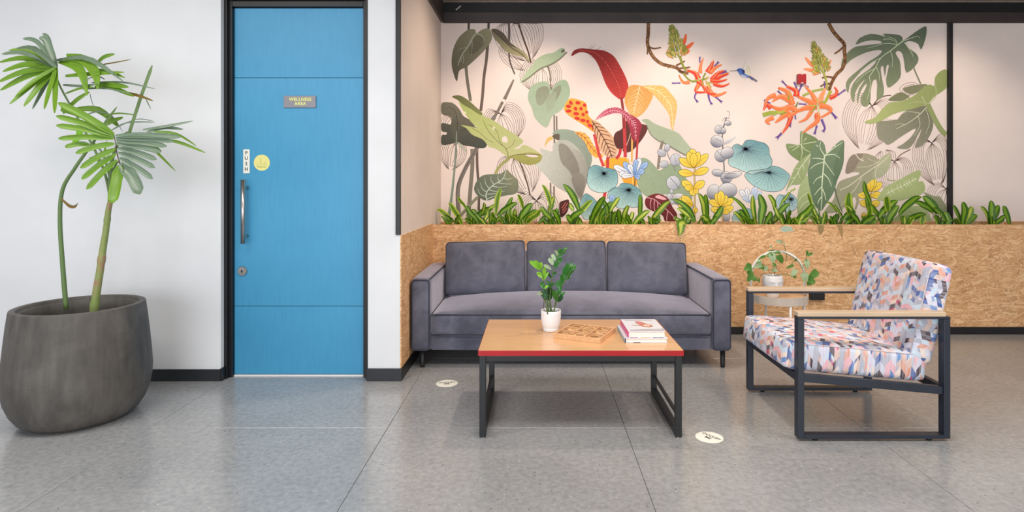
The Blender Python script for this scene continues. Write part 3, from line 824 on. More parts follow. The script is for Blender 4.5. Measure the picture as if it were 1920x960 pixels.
# ================================================================== ARMCHAIR
AY0, AY1 = 2.860, 3.570
AX0, AX1 = 1.258, 1.988
ch = thing('armchair', 'low armchair with patchwork print cushions, dark steel frame and pale wood arms', 'armchair', ((AX0+AX1)/2, (AY0+AY1)/2, 0))
acx, acy = ch.location.x, ch.location.y
t = 0.030; td = 0.045
ZA = 0.585
for s in (0, 1):
    y0 = (AY0 if s == 0 else AY1-td)-acy; y1 = y0+td
    x0, x1 = AX0-acx, AX1-acx
    box('front_leg', x0, x0+t, y0, y1, 0.012, ZA, M['slate_metal'], ch, bevel=0.003)
    box('rear_leg', x1-t, x1, y0, y1, 0.012, ZA, M['slate_metal'], ch, bevel=0.003)
    box('foot_rail', x0+t, x1-t, y0, y1, 0.012, 0.030, M['slate_metal'], ch, bevel=0.002)
    box('arm_rail', x0, x1, y0, y1, ZA+0.0005, ZA+0.012, M['slate_metal'], ch, bevel=0.002)
    box('armrest', x0-0.002, x1-0.022, y0-0.002, y1+0.006, ZA+0.0125, ZA+0.034, M['arm_wood'], ch, bevel=0.0025)
    for gx in (x0+0.09, x1-0.09):
        bm = bmesh.new(); lathe(bm, [(0,0), (0.012,0), (0.014,0.005), (0.014,0.012), (0,0.012)], 16)
        obj('glide', bm, M['black'], ch, False, (gx, (y0+y1)/2, 0))
# sloping seat rails and cross rails
slope = -math.atan2(0.062, 0.66)
def bar_between(name, p, q, w_, h_, mat):
    p = Vector(p); q = Vector(q); L = (q-p).length
    bm = bmesh.new(); bbox(bm, 0, L, -w_/2, w_/2, -h_/2, h_/2, 0.002)
    d = (q-p).normalized(); side = Vector((0,1,0)); 
    if abs(d.y) > 0.9: side = Vector((-1,0,0))
    up = d.cross(side).normalized()
    side = up.cross(d)
    o = obj(name, bm, mat, ch); o.location = p
    o.rotation_euler = Matrix((d, side, up)).transposed().to_euler(); return o
for s in (0, 1):
    y = (AY0+td/2 if s == 0 else AY1-td/2)-acy
    bar_between('seat_rail', (AX0+t-acx, y, 0.300), (AX1-t-acx, y, 0.240), 0.026, 0.038, M['slate_metal'])
bar_between('cross_rail', (AX0+0.015-acx, AY0+td-acy, 0.298), (AX0+0.015-acx, AY1-td-acy, 0.298), 0.028, 0.036, M['slate_metal'])
bar_between('cross_rail', (AX1-0.016-acx, AY0+td-acy, 0.242), (AX1-0.016-acx, AY1-td-acy, 0.242), 0.028, 0.036, M['slate_metal'])
# cushions
cw = (AY1-AY0)/2-td-0.004
def fabric_cushion(name, length, thick, r, puff, loc, ry):
    bm = cushion(length/2, cw, thick/2, r, puff, 14)
    o = obj(name, bm, M['fabric'], ch, True, loc, (0, ry, 0)); return o
L = 0.69
sxc = 1.222+L/2*math.cos(slope)-acx
seat = fabric_cushion('seat_cushion', L, 0.142, 0.028, (0.012, 0.004, 0.014), (sxc, 0, 0.366), -slope)
tube_obj('piping', [(x, -cw+0.003, z) for x, z in ((-L/2+0.03, 0.060), (0, 0.064), (L/2-0.03, 0.060))], 0.0022, M['chair_pipe'], seat, 6)
# backrest cushion: long axis goes up and leans back about 13 degrees
LB = 0.50
bm = cushion(0.062, cw, LB/2, 0.035, (0.014, 0.004, 0.004), 14)
ang = math.radians(13.5)
bp = Vector((1.812+0.062, 0, 0.352))
bc = bp + Vector((math.sin(ang), 0, math.cos(ang)))*LB/2
back = obj('back_cushion', bm, M['fabric'], ch, True, (bc.x-acx, 0, bc.z), (0, ang, 0))
tube_obj('piping', [(-0.058, -cw+0.005, z) for z in (-LB/2+0.035, 0, LB/2-0.035)], 0.0022, M['chair_pipe'], back, 6)

# ================================================================== SIDE TABLE
sd = thing('side_table', 'round pale plywood tray table with white tube legs and arched handle behind the armchair', 'side table', (W(1458, 0, 4.52).x, 4.52, 0))
R_ = 0.212; zb = 0.345; ztp = 0.405
bm = bmesh.new()
lathe(bm, [(R_,zb), (R_,ztp), (R_-0.006,ztp), (R_-0.006,zb+0.014), (R_-0.006,zb), (R_,zb)], 64)
obj('tray_rim', bm, M['bent_ply'], sd, True).data.set_sharp_from_angle(angle=0.6)
bm = bmesh.new(); lathe(bm, [(0,0.378), (R_-0.006,0.378), (R_-0.006,0.388), (0,0.388)], 64)
obj('tray_top', bm, M['ply_top'], sd)
lx = 0.202
arch = [(-lx, 0, 0.39)] + [(-lx*math.cos(a)*1.0, 0, 0.535+0.185*math.sin(a)) for a in [PI*k/22 for k in range(23)]] + [(lx, 0, 0.39)]
tube_obj('arched_handle', arch, 0.0095, M['white_metal'], sd, 14)
for a in (0, 90, 180, 270):
    x, y = 0.200*math.cos(math.radians(a)), 0.200*math.sin(math.radians(a))
    if a in (90, 270): x += 0.012 if a == 270 else -0.012
    tube_obj('leg', [(x, y, 0), (x, y, 0.3785)], 0.0095, M['white_metal'], sd, 14)
# face planter on it
fpx = W(1448.5, 0, 4.45).x
fp = thing('face_planter', 'white ceramic planter shaped like a face on the side table tray', 'planter', (fpx, 4.45, 0.388))
prof = [(0,0.004),(0.03,0.0),(0.040,0.002),(0.046,0.02),(0.056,0.045),(0.068,0.075),(0.074,0.105),(0.075,0.130),(0.072,0.150),(0.066,0.162),(0.061,0.163),(0.058,0.155),(0.060,0.14),(0.0,0.14)]
def dense(pr, k=3):
    out = []
    for a, b_ in zip(pr, pr[1:]):
        for j in range(k): out.append((a[0]+(b_[0]-a[0])*j/k, a[1]+(b_[1]-a[1])*j/k))
    return out+[pr[-1]]
bm = bmesh.new(); lathe(bm, dense(prof, 3), 72)
def g(x, s_): return math.exp(-(x/s_)**2)
for v in bm.verts:
    if v.co.y > -0.01 or Vector((v.co.x, v.co.y)).length < 0.03 or v.co.z > 0.156: continue
    x, z = v.co.x, v.co.z; d = 0
    d += 0.014*g(x, 0.009)*g(z-0.085, 0.022) + 0.006*g(x, 0.013)*g(z-0.070, 0.009)      # nose
    d += 0.006*g(abs(x)-0.026, 0.018)*g(z-0.122, 0.007)                                # brows
    d -= 0.006*g(abs(x)-0.027, 0.011)*g(z-0.107, 0.008)                                # sockets
    d += 0.004*g(abs(x)-0.027, 0.008)*g(z-0.105, 0.004)                                # closed lids
    d += 0.005*g(x, 0.016)*g(z-0.050, 0.004) + 0.004*g(x, 0.013)*g(z-0.041, 0.004)     # lips
    d += 0.004*g(x, 0.013)*g(z-0.020, 0.010)                                           # chin
    n_ = Vector((v.co.x, v.co.y, 0)).normalized(); v.co += n_*d
obj('pot', bm, M['ceramic_matte'], fp, True)
bm = bmesh.new(); lathe(bm, [(0,0.1405),(0.0595,0.1405),(0.0595,0.146),(0,0.149)], 32); obj('soil', bm, M['soil'], fp, True)

# ================================================================== LARGE POT, left
PX, PY = -2.415, 3.17
pot = thing('large_pot', 'large charcoal fibre-concrete floor pot beside the blue door', 'pot', (PX, PY, 0))
bm = bmesh.new()
prof = [(0,0.0),(0.20,0.0),(0.235,0.006),(0.265,0.03),(0.293,0.075),(0.313,0.13),(0.323,0.19),(0.325,0.24),(0.320,0.32),(0.311,0.42),(0.302,0.51),(0.2925,0.585),(0.2905,0.592),(0.286,0.594),(0.266,0.594),(0.262,0.590),(0.258,0.574),(0.252,0.570),(0.255,0.48),(0.258,0.44),(0.0,0.44)]
lathe(bm, dense(prof, 2), 96)
obj('body', bm, M['pot'], pot, True)
bm = bmesh.new(); lathe(bm, [(0,0.4405),(0.256,0.4405),(0.256,0.450),(0.12,0.456),(0,0.46)], 48)
obj('soil', bm, M['soil'], pot, True)

# small pot on the coffee table
zp = W(1033, 604, 3.27)
sp = thing('small_pot', 'small white round pot with saucer on the coffee table', 'pot', (zp.x, 3.27, ZT))
bm = bmesh.new(); lathe(bm, dense([(0,0.0),(0.038,0.0),(0.042,0.002),(0.044,0.012),(0.045,0.018),(0.042,0.018),(0.040,0.007),(0,0.006)], 2), 48)
obj('saucer', bm, M['ceramic'], sp, True)
bm = bmesh.new(); lathe(bm, dense([(0,0.0075),(0.034,0.0075),(0.040,0.014),(0.047,0.028),(0.052,0.05),(0.0545,0.08),(0.0555,0.112),(0.0545,0.1145),(0.0520,0.112),(0.0510,0.095),(0,0.095)], 2), 48)
obj('pot', bm, M['ceramic'], sp, True)
bm = bmesh.new(); lathe(bm, [(0,0.0955),(0.0508,0.0955),(0.0508,0.100),(0,0.103)], 32); obj('soil', bm, M['soil'], sp, True)
# ================================================================== MURAL (flat paint on the wall)
mur = thing('wall_mural', 'hand-painted tropical mural of leaves, flowers and a hummingbird above the planter box', 'mural', (1.4, MY, 0.9))
MO = Vector(mur.location)
ZO = {'A': (820, 30, 1509/330), 'B': (820, 220, 1509/330), 'C': (1130, 30, 1509/330), 'D': (1130, 220, 1377/330),
      'E': (1450, 30, 1554/340), 'F': (1450, 220, 1419/340), 'P': (0, 0, 1.0)}
lay_i = [0]
class Mot:
    """one painted motif: thin patches of paint, each a little nearer than the one before"""
    def __init__(s, z, name, label=None):
        s.z = z; s.name = name; s.hold = False; s.bm = bmesh.new(); s.pl = s.bm.loops.layers.float_color.new('paint'); s.label = label
    def pt(s, p, z=None):
        x0, y0, k = ZO[z or s.z]; px = x0+p[0]/k; py = y0+p[1]/k
        X = (px-CX)/F*MY; Z = H-(py-CY)/F*MY
        return (min(X, 3.683), min(Z, 2.669))
    def face(s, P, cf):
        y = -0.0004-lay_i[0]*0.000006; lay_i[0] += 0 if s.hold else 1
        vs = [s.bm.verts.new((x-MO.x, y, z_-MO.z)) for x, z_ in P]
        tris = tessellate_polygon([[Vector((x, z_, 0)) for x, z_ in P]])
        for t in tris:
            if len(set(t)) < 3: continue
            try: f = s.bm.faces.new([vs[i] for i in t])
            except ValueError: continue
            f.normal_update()
            if f.normal.y > 0: f.normal_flip()
            for l in f.loops: l[s.pl] = cf(l.vert.co.x+MO.x, l.vert.co.z+MO.z)
    def fill(s, pts, c1, c2=None, d=None, k=3, z=None):
        P = [Vector(s.pt(p, z)) for p in pts]; n = len(P); out = []
        if k > 1:
            for i in range(n):
                p0, p1, p2, p3 = P[i-1], P[i], P[(i+1) % n], P[(i+2) % n]
                for j in range(k):
                    t = j/k
                    out.append(0.5*((2*p1)+(p2-p0)*t+(2*p0-5*p1+4*p2-p3)*t*t+(3*p1-p0-3*p2+p3)*t**3))
        else: out = P
        out = [(min(q.x, 3.683), min(q.y, 2.669)) for q in out]
        a = Vector(lin(c1)); b = Vector(lin(c2 or c1))
        if d is None: d = (0, -1)
        dv = Vector(d).normalized(); pr = [q[0]*dv.x+q[1]*dv.y for q in out]; lo, hi = min(pr), max(pr)
        def cf(x, z_):
            t = (x*dv.x+z_*dv.y-lo)/max(1e-6, hi-lo); return a.lerp(b, max(0, min(1, t)))
        s.face(out, cf); return s
    def line(s, pts, wd, c, taper=0.0, k=4, z=None, c2=None, grow=0.0):
        """stroke: wd in zoom px; taper narrows the end, grow narrows the start"""
        P = [Vector(s.pt(p, z)) for p in pts]
        if len(P) > 2 and k > 1:
            o = []
            for i in range(len(P)-1):
                p0, p1, p2, p3 = P[max(i-1,0)], P[i], P[i+1], P[min(i+2, len(P)-1)]
                for j in range(k):
                    t = j/k
                    o.append(0.5*((2*p1)+(p2-p0)*t+(2*p0-5*p1+4*p2-p3)*t*t+(3*p1-p0-3*p2+p3)*t**3))
            P = o+[P[-1]]
        n = len(P); hw = wd/ZO[z or s.z][2]/F*MY/2
        y = -0.0004-lay_i[0]*0.000006; lay_i[0] += 0 if s.hold else 1
        ca = lin(c); cb = lin(c2 or c)
        L, Rr = [], []
        for i, p in enumerate(P):
            t = P[min(i+1, n-1)]-P[max(i-1, 0)]
            if t.length < 1e-7: t = Vector((1, 0))
            t.normalize(); sd_ = Vector((-t.y, t.x))
            f = i/(n-1); q = hw*(1-taper*f)*(1-grow*(1-f))
            for lst, sg in ((L, 1), (Rr, -1)):
                v = p+sd_*q*sg; lst.append(s.bm.verts.new((min(v.x, 3.683)-MO.x, y, min(v.y, 2.669)-MO.z)))
        for i in range(n-1):
            f = s.bm.faces.new((L[i], L[i+1], Rr[i+1], Rr[i])); f.normal_update()
            if f.normal.y > 0: f.normal_flip()
            for l in f.loops: l[s.pl] = cb if (l.vert in (L[i+1], Rr[i+1]) and i == n-2) else ca
        return s
    def ell(s, c, rx, ry, col, col2=None, rot=0, d=None, outline=None, n=20, ow=3):
        a = math.radians(rot); pts = []
        for i in range(n):
            t = 2*PI*i/n; x, y = rx*math.cos(t), ry*math.sin(t)
            pts.append((c[0]+x*math.cos(a)-y*math.sin(a), c[1]+x*math.sin(a)+y*math.cos(a)))
        s.fill(pts, col, col2, d, 1)
        if outline: s.line(pts+[pts[0]], ow, outline, k=1)
        return s
    def petal(s, a, b, wd, col, col2=None, outline=None, tipw=0.5, ow=3, mid=None, tipr=0.0):
        """pointed petal from a to b, widest at fraction tipw"""
        A = Vector(a); B = Vector(b); d = (B-A); L = d.length
        if L < 1e-6: return s
        u = d/L; n = Vector((-u.y, u.x)); pts = []
        for f, g_ in ((0, 0.12), (0.2, 0.62), (tipw, 1.0), (0.85, 0.66+tipr*0.34), (1.0, tipr*0.3)): pts.append(A+u*L*f+n*wd/2*g_)
        for f, g_ in (((1.0, tipr*0.3),) if tipr > 0 else ())+((0.85, 0.66+tipr*0.34), (tipw, 1.0), (0.2, 0.62), (0, 0.12)): pts.append(A+u*L*f-n*wd/2*g_)
        s.fill(pts, col, col2, (u.x, -u.y), 3)
        if outline: s.line(pts+[pts[0]], ow, outline, k=3)
        if mid: s.line([A+u*L*0.1, A+u*L*0.85], ow*0.8, mid)
        return s
    def hosta(s, base, tip, hw, n, c, wd=3.2, lobe=0.25, spread=1.0, stem=True, sides=(-1, 1)):
        """outline leaf: fan of curves that leave the base, belly out and meet at the tip"""
        A = Vector(base); B = Vector(tip); d = B-A; L = d.length; u = d/L; nn = Vector((-u.y, u.x)); s.hold = True
        for sg in sides:
            for i in range(n):
                f = (i+0.6)/n; w_ = hw*f**0.85*sg
                back = -lobe*L*f**2
                e = 1.0-0.25*f*random.uniform(0.7, 1.3)
                pts = [A, A+nn*w_*0.45+u*(back*0.8), A+nn*w_*0.88+u*(back*0.45+0.10*L), A+nn*w_+u*(0.32*L), A+nn*w_*0.80+u*(0.62*L), A+nn*w_*0.30+u*(L*(0.86+0.1*(1-f)))]
                if f < 0.35: pts = [A, A+nn*w_*0.8+u*0.2*L, A+nn*w_+u*0.5*L, A+nn*w_*0.6+u*0.8*L]
                s.line(pts, wd*random.uniform(0.8, 1.25), c)
        s.hold = False; lay_i[0] += 1
        return s
    def veins(s, mid, n, ang, ln, c, wd, taper=0.8, curl=0.0, start=0.1, end=0.9, sides=(1,-1), rev=False):
        """side veins leaving a midrib polyline"""
        P = smooth_path([(p[0], p[1], 0) for p in mid], 8); N = len(P); s.hold = True
        for i in range(n):
            f = start+(end-start)*i/max(1, n-1); q = P[min(N-2, int(f*(N-1)))]; t = (P[min(N-1, int(f*(N-1))+1)]-q)
            if t.length < 1e-6: continue
            t.normalize()
            for sg in sides:
                a = math.radians(ang)*sg; l = ln*(math.sin(PI*(0.15+0.8*f))**0.8)
                d = Vector((t.x*math.cos(a)-t.y*math.sin(a), t.x*math.sin(a)+t.y*math.cos(a)))
                a2 = a-math.radians(curl)*sg
                d2 = Vector((t.x*math.cos(a2)-t.y*math.sin(a2), t.x*math.sin(a2)+t.y*math.cos(a2)))
                p0 = Vector((q.x, q.y))
                s.line([p0, p0+d*l*0.5, p0+d*l*0.5+d2*l*0.5], wd, c, taper, 3)
        s.hold = False; lay_i[0] += 1
        return s
    def done(s):
        me = bpy.data.meshes.new(s.name); s.bm.to_mesh(me); s.bm.free()
        o = link(s.name, me, M['paint'], mur)
        if s.label: o['label'] = s.label
        return o
BR = (92, 70, 62); BG = (240, 226, 220)
random.seed(11)
# --- outline leaves first (behind everything)
def hos(z, *a, **k):
    m = Mot(z, 'outline_leaf', 'leaf painted only as brown outlines'); m.hosta(*a, **k); return m
hos('A', (655,30), (800,410), 220, 9, BR, lobe=0.05).line([(695,62),(740,200),(780,310),(802,405)], 14, (80,58,48)).done()
hos('A', (600,250), (780,475), 120, 6, BR, lobe=0.15, sides=(1,)).done()
hos('A', (890,440), (880,690), 185, 10, BR, lobe=0.38).done()
hos('A', (545,838), (640,1110), 190, 10, BR, lobe=0.34).done()
hos('B', (655,350), (800,680), 190, 9, BR, lobe=0.18).line([(705,380),(745,480),(780,600),(795,670)], 12, (100,78,66)).done()
hos('B', (850,715), (870,950), 190, 9, BR, lobe=0.5).done()
hos('B', (150,225), (110,470), 120, 7, BR, lobe=0.1).done()
hos('A', (120,880), (70,1010), 80, 4, BR, lobe=0.2).done()
hos('E', (845,770), (760,1180), 235, 11, (138,112,104), lobe=0.28).line([(850,770),(900,710),(960,685),(1010,680)], 10, (120,92,84)).done()
hos('E', (1150,690), (1300,700), 130, 6, (138,112,104), lobe=0.7).done()
hos('F', (1240,200), (1290,560), 170, 11, (138,112,104), lobe=0.22).done()
hos('F', (950,345), (960,640), 150, 9, (138,112,104), lobe=0.15).line([(955,340),(1000,290),(1075,250)], 9, (140,110,104)).done()
hos('F', (880,330), (860,250), 90, 5, (138,112,104), lobe=0.7).done()
hos('F', (1350,560), (1290,760), 140, 8, (138,112,104), lobe=0.2).done()
hos('F', (1230,820), (1240,700), 80, 5, (138,112,104), lobe=0.4).done()

# --- stems top left
def stem(z, pts, wd, c, **k):
    m = Mot(z, 'painted_stem'); m.line(pts, wd, c, **k); m.done()
stem('A', [(270,60),(268,120)], 18, (74,68,60)); stem('A', [(245,430),(258,560),(285,730)], 26, (116,112,98), c2=(130,130,116))
stem('A', [(440,60),(438,110)], 20, (74,68,60)); stem('A', [(432,240),(420,380),(400,520),(388,680),(372,815)], 25, (104,90,80))
stem('A', [(614,62),(616,200),(618,370),(664,500)], 20, (96,84,80), taper=0.4)
stem('A', [(655,545),(630,600),(575,715)], 30, (128,114,104), grow=0.6); stem('A', [(560,735),(500,850),(430,965)], 24, (124,112,102))
stem('B', [(300,270),(300,420),(285,600),(265,870)], 34, (128,122,110)); stem('B', [(340,270),(342,420),(356,620),(355,800)], 22, (104,86,78))
stem('B', [(345,685),(280,750),(195,850)], 26, (140,140,116))
m = Mot('B', 'painted_stem')
m.line([(490,-5),(420,110),(330,280),(240,440),(178,610),(184,830)], 36, (130,122,116), k=5)
m.line([(478,10),(408,125),(318,295),(228,455),(166,615),(172,820)], 8, (96,88,84), k=5); m.done()
for x, y0, y1 in ((1002,-20,190), (1022,-10,115), (970,560,700), (1000,590,700)):
    stem('B', [(x,y0),(x+2,y1)], 14, (134,126,114))

# --- dark monstera at the left edge
m = Mot('B', 'painted_leaf', 'dark grey-green leaf cut by the left edge of the mural')
m.fill([(38,-119),(90,-130),(140,-118),(190,-70),(225,-10),(300,30),(330,60),(300,80),(200,70),(160,40),(130,10),(100,-10),(38,-30)], (120,118,102), (96,94,80))
m.fill([(38,50),(110,62),(150,45),(200,70),(310,75),(360,115),(400,180),(424,230),(412,258),(370,266),(290,250),(220,238),(165,212),(130,226),(38,235),(38,155),(75,150),(78,128),(38,118)], (86,88,78), (68,72,64))
m.fill([(130,0),(170,20),(200,90),(175,215),(150,215),(120,90)], (98,98,86), (80,82,72))
m.line([(165,-20),(172,60),(168,130)], 4, (56,50,44)); m.line([(95,-90),(150,-60),(165,0)], 3, (56,50,44)); m.line([(300,90),(210,110),(168,150)], 3, (60,58,50))
m.fill([(170,215),(200,225),(255,290),(248,300),(200,262)], (186,188,170))
m.line([(165,120),(160,300),(140,520),(120,700),(96,870)], 28, (132,150,136), c2=(150,165,150), grow=0.7); m.done()
m = Mot('A', 'painted_leaf', 'large dark olive heart leaf with pale veins, top left')
m.fill([(325,118),(290,112),(250,125),(180,190),(135,290),(122,400),(135,480),(168,562),(188,470),(260,430),(370,330),(440,250),(468,190),(458,125),(430,105),(380,118),(335,150)], (152,148,118), (84,82,68), (-0.6,-0.8))
m.fill([(330,160),(400,200),(390,260),(300,330),(270,300),(300,220)], (120,114,92), (104,100,82))
m.line([(330,155),(300,190),(270,250),(220,320),(190,380),(178,425)], 12, (186,190,176), 0.6)
m.line([(335,152),(380,165),(400,200),(392,235)], 7, (186,190,176), 0.6); m.line([(296,200),(298,260),(290,340)], 6, (170,174,160), 0.7); m.line([(250,270),(200,280),(168,300)], 5, (170,174,160), 0.7)
m.line([(215,325),(225,370),(220,410)], 5, (176,182,168), 0.6); m.line([(205,345),(205,400)], 5, (176,182,168), 0.6); m.done()
m = Mot('A', 'painted_leaf')
m.fill([(463,115),(510,112),(570,150),(630,230),(700,280),(760,325),(792,385),(780,395),(760,360),(690,340),(600,310),(530,240),(480,180)], (124,116,92), (178,172,126), (0.2,-1))
m.fill([(468,118),(510,114),(570,152),(628,232),(690,276),(600,240),(520,170)], (98,88,72)); m.line([(475,125),(560,200),(640,275),(720,325),(785,400)], 8, (84,64,52), 0.2); m.done()
m = Mot('A', 'painted_leaf')
m.fill([(1090,282),(1060,275),(1000,312),(920,330),(850,370),(810,430),(760,480),(720,550),(705,572),(760,560),(830,500),(880,450),(960,420),(1040,370),(1112,310),(1080,312)], (168,190,156), (184,200,170), (-1,-0.4))
m.line([(725,568),(790,525),(880,455),(970,418),(1045,372),(1110,310)], 12, (122,122,104)); m.fill([(1060,300),(1088,284),(1092,305),(1065,315)], (110,106,92))
m.line([(945,430),(965,490),(970,560),(968,625)], 16, (126,116,104), 0.5); m.done()
m = Mot('A', 'painted_leaf', 'grey-green heart leaf hanging point down')
m.fill([(970,628),(950,572),(900,560),(820,590),(785,640),(778,720),(810,790),(840,880),(935,958),(985,860),(1060,810),(1120,720),(1138,640),(1112,560),(1070,548),(1020,575),(992,620)], (160,184,156), (182,200,174))
m.fill([(850,640),(920,600),(960,630),(950,700),(890,770),(850,740)], (140,146,126), (160,170,148)); m.fill([(990,640),(1050,590),(1060,640),(1020,720),(990,700)], (144,152,130)); m.fill([(940,700),(1020,650),(1000,780),(940,830)], (158,170,148), (172,188,162))
m.line([(985,590),(972,640)], 5, (90,80,70)); m.done()
# --- long yellow-green monstera
m = Mot('B', 'painted_leaf', 'long yellow-green leaf with holes lying across the left part')
m.fill([(185,-140),(250,-110),(330,-50),(400,-10),(470,20),(560,80),(640,130),(720,185),(737,208),(700,245),(660,270),(700,268),(742,236),(820,270),(900,325),(918,380),(905,415),(850,400),(780,410),(700,380),(650,350),(605,355),(580,325),(500,270),(440,250),(390,190),(300,150),(250,95),(200,65),(290,80),(340,90),(290,40),(220,-60)], (172,188,112), (206,208,150), (0.4,-1))
m.fill([(125,-178),(190,-188),(260,-150),(330,-90),(385,-38),(372,-18),(290,-70),(220,-110),(180,-145)], (104,110,66), (126,130,78), (1,-0.3))
m.fill([(605,350),(680,320),(790,300),(890,320),(918,380),(905,415),(850,400),(780,410),(700,380),(650,352)], (176,172,96), (160,160,84))
m.fill([(558,172),(590,163),(603,212),(560,208)], BG); m.fill([(755,322),(820,316),(866,335),(840,342),(795,340)], BG); m.fill([(470,85),(492,80),(492,105),(475,105)], (236,236,200))
m.fill([(228,-50),(248,-44),(240,-28),(226,-32)], (228,232,190))
m.line([(390,20),(440,120),(520,210),(580,260),(605,310),(606,350)], 5, (90,76,50), grow=0.4); m.line([(605,345),(680,320),(780,316),(880,322)], 5, (110,96,56)); m.line([(440,60),(510,120),(530,190),(560,240)], 3.5, (110,96,60)); m.line([(590,270),(640,240),(668,190)], 3.5, (120,106,66)); m.line([(300,95),(360,130),(430,190),(480,215)], 3.5, (110,96,60))
m.line([(618,355),(560,395),(520,440),(495,485)], 22, (166,166,96)); m.done()
m = Mot('B', 'painted_leaf', 'grey-green rounded leaf with pale rib veins, lower left')
m.fill([(590,448),(640,490),(688,540),(695,610),(670,655),(590,670),(500,690),(430,714),(370,695),(322,640),(318,590),(350,530),(400,495),(480,487),(550,480)], (128,134,112), (98,108,92), (-0.8,-0.6))
m.fill([(590,448),(640,490),(688,540),(695,610),(672,652),(620,640),(600,560),(570,500)], (138,140,110), (120,126,104))
for p in ([(588,455),(560,530),(480,580),(430,630),(418,670),(426,712)], ): m.line(p, 12, (190,206,188), grow=0.5)
for p in ([(420,640),(385,610),(368,560)],[(424,680),(370,660),(345,610)],[(445,610),(415,570),(408,520)],[(490,575),(462,545),(460,505)],[(530,548),(518,520),(522,490)],[(470,590),(540,600),(600,590)],[(440,620),(520,640),(580,632)],[(428,660),(500,655),(540,668)],[(520,560),(580,570),(640,572)],[(428,700),(480,680),(540,672)],[(560,520),(600,530),(650,520)]):
    m.line(p, 8, (190,206,188), 0.7)
m.done()
# --- large pale grey leaf pair
m = Mot('B', 'painted_leaf', 'large pale grey leaf pair near the centre')
m.line([(1002,170),(1006,235)], 16, (140,130,116))
m.fill([(985,140),(1040,105),(1120,105),(1200,130),(1260,190),(1310,280),(1326,370),(1292,450),(1240,400),(1150,260),(1045,195),(1040,150)], (158,174,158), (134,146,134), (1,-1))
m.fill([(985,165),(940,180),(920,255),(948,215),(1000,176)], (234,196,116)); m.fill([(985,158),(1043,140),(1045,195),(1010,185)], (104,92,80))
m.fill([(875,268),(930,280),(985,292),(990,240),(1030,205),(1090,192),(1150,215),(1230,290),(1284,400),(1290,520),(1258,640),(1235,717),(1200,690),(1100,640),(1000,580),(930,500),(870,440),(842,405),(880,380),(900,330)], (210,214,204), (150,148,138), (1,-0.2))
m.fill([(1040,240),(1090,230),(1150,290),(1200,380),(1220,480),(1180,540),(1130,460),(1060,380)], (150,148,136), (132,126,118), (1,-0.4))
m.fill([(1150,520),(1220,470),(1270,540),(1250,640),(1225,690),(1180,620)], (140,136,128), (120,114,108)); m.fill([(1020,210),(1090,195),(1150,218),(1228,292),(1180,270),(1100,230)], (186,190,178))
m.done()
# --- spotted orange leaf
m = Mot('A', 'painted_leaf', 'orange leaf with red spots')
m.fill([(1130,710),(1200,715),(1272,745),(1285,800),(1300,860),(1345,905),(1345,935),(1372,990),(1372,1005),(1340,995),(1290,960),(1240,925),(1150,870),(1085,800)], (244,178,72), (244,150,52), (1,-1))
for x, y, a, r in ((1145,745,20,60),(1125,775,22,10),(1205,745,22,10),(1185,795,18,50),(1232,795,16,70),(1262,765,16,60),(1125,815,26,0),(1190,838,26,5),(1250,845,16,80),(1200,878,24,20),(1248,895,24,10),(1290,905,16,60),(1310,940,24,20),(1345,960,18,20),(1280,825,12,80)):
    m.ell((x,y), a, 15, (214,50,40), rot=r, n=12)
m.done()
m = Mot('D', 'painted_leaf', 'tan leaf with dark brown feather veins')
m.fill([(-89,23),(-60,25),(-16,55),(40,105),(90,165),(120,230),(108,290),(75,325),(20,300),(-43,232),(-58,140),(-78,60)], (216,170,132), (222,180,146))
mid = [(-85,28),(-40,90),(10,170),(50,250),(76,322)]; m.line(mid, 7, (92,46,34)); m.veins(mid, 9, 48, 78, (92,46,34), 6, 0.2, 10); m.done()
m = Mot('B', 'painted_leaf')
m.fill([(1175,125),(1250,130),(1300,170),(1340,240),(1380,290),(1425,330),(1400,345),(1350,342),(1300,290),(1270,220),(1220,165)], (248,188,92), (246,176,70), (1,-1))
mid = [(1185,130),(1260,170),(1320,260),(1400,338)]; m.line(mid, 5, (180,76,36)); m.veins(mid, 7, 45, 48, (180,76,36), 4.5, 0.3); m.done()
# --- red and brown group
m = Mot('D', 'painted_leaf', 'dark maroon leaf pair behind the red stems')
m.fill([(185,25),(222,42),(226,110),(205,150),(162,242),(110,240),(85,175),(100,120),(150,90)], (96,44,38), (84,38,34)); m.fill([(285,55),(330,58),(356,70),(330,140),(262,230),(210,272),(165,270),(160,240),(225,120)], (104,48,42), (90,40,36)); m.line([(220,120),(205,170),(180,235)], 5, (220,190,170)); m.done()
m = Mot('D', 'painted_leaf', 'golden yellow leaf blade low among the stems')
m.fill([(25,330),(185,316),(215,380),(262,450),(265,540),(190,540),(160,500),(120,420),(28,395)], (246,176,48), (240,160,40)); m.line([(190,330),(225,430),(235,530)], 5, (255,214,130)); m.done()
for p_, w_, c_ in (([(140,245),(130,290),(105,325)], 24, (196,52,56)), ([(165,-10),(172,150),(177,312)], 26, (198,58,62)), ([(232,55),(230,200),(228,350)], 14, (230,180,100)), ([(278,120),(270,230),(264,345)], 15, (196,56,56)), ([(40,310),(38,420)], 24, (196,52,56)), ([(20,580),(10,640)], 24, (206,50,60)), ([(260,340),(250,540)], 9, (120,90,40))):
    stem('D', p_, w_, c_)
m = Mot('B', 'painted_stem'); m.line([(1345,145),(1370,250),(1395,340),(1425,420)], 24, (206,66,66)); m.done()
m = Mot('C', 'painted_leaf', 'big red pointed leaf curling to the left')
m.fill([(-268,345),(-248,298),(-188,278),(-108,284),(-20,292),(40,308),(100,350),(150,430),(200,530),(222,610),(205,670),(165,717),(110,690),(60,640),(20,570),(-18,470),(-58,385),(-118,325),(-200,312)], (134,32,30), (206,56,50), (0.7,-1))
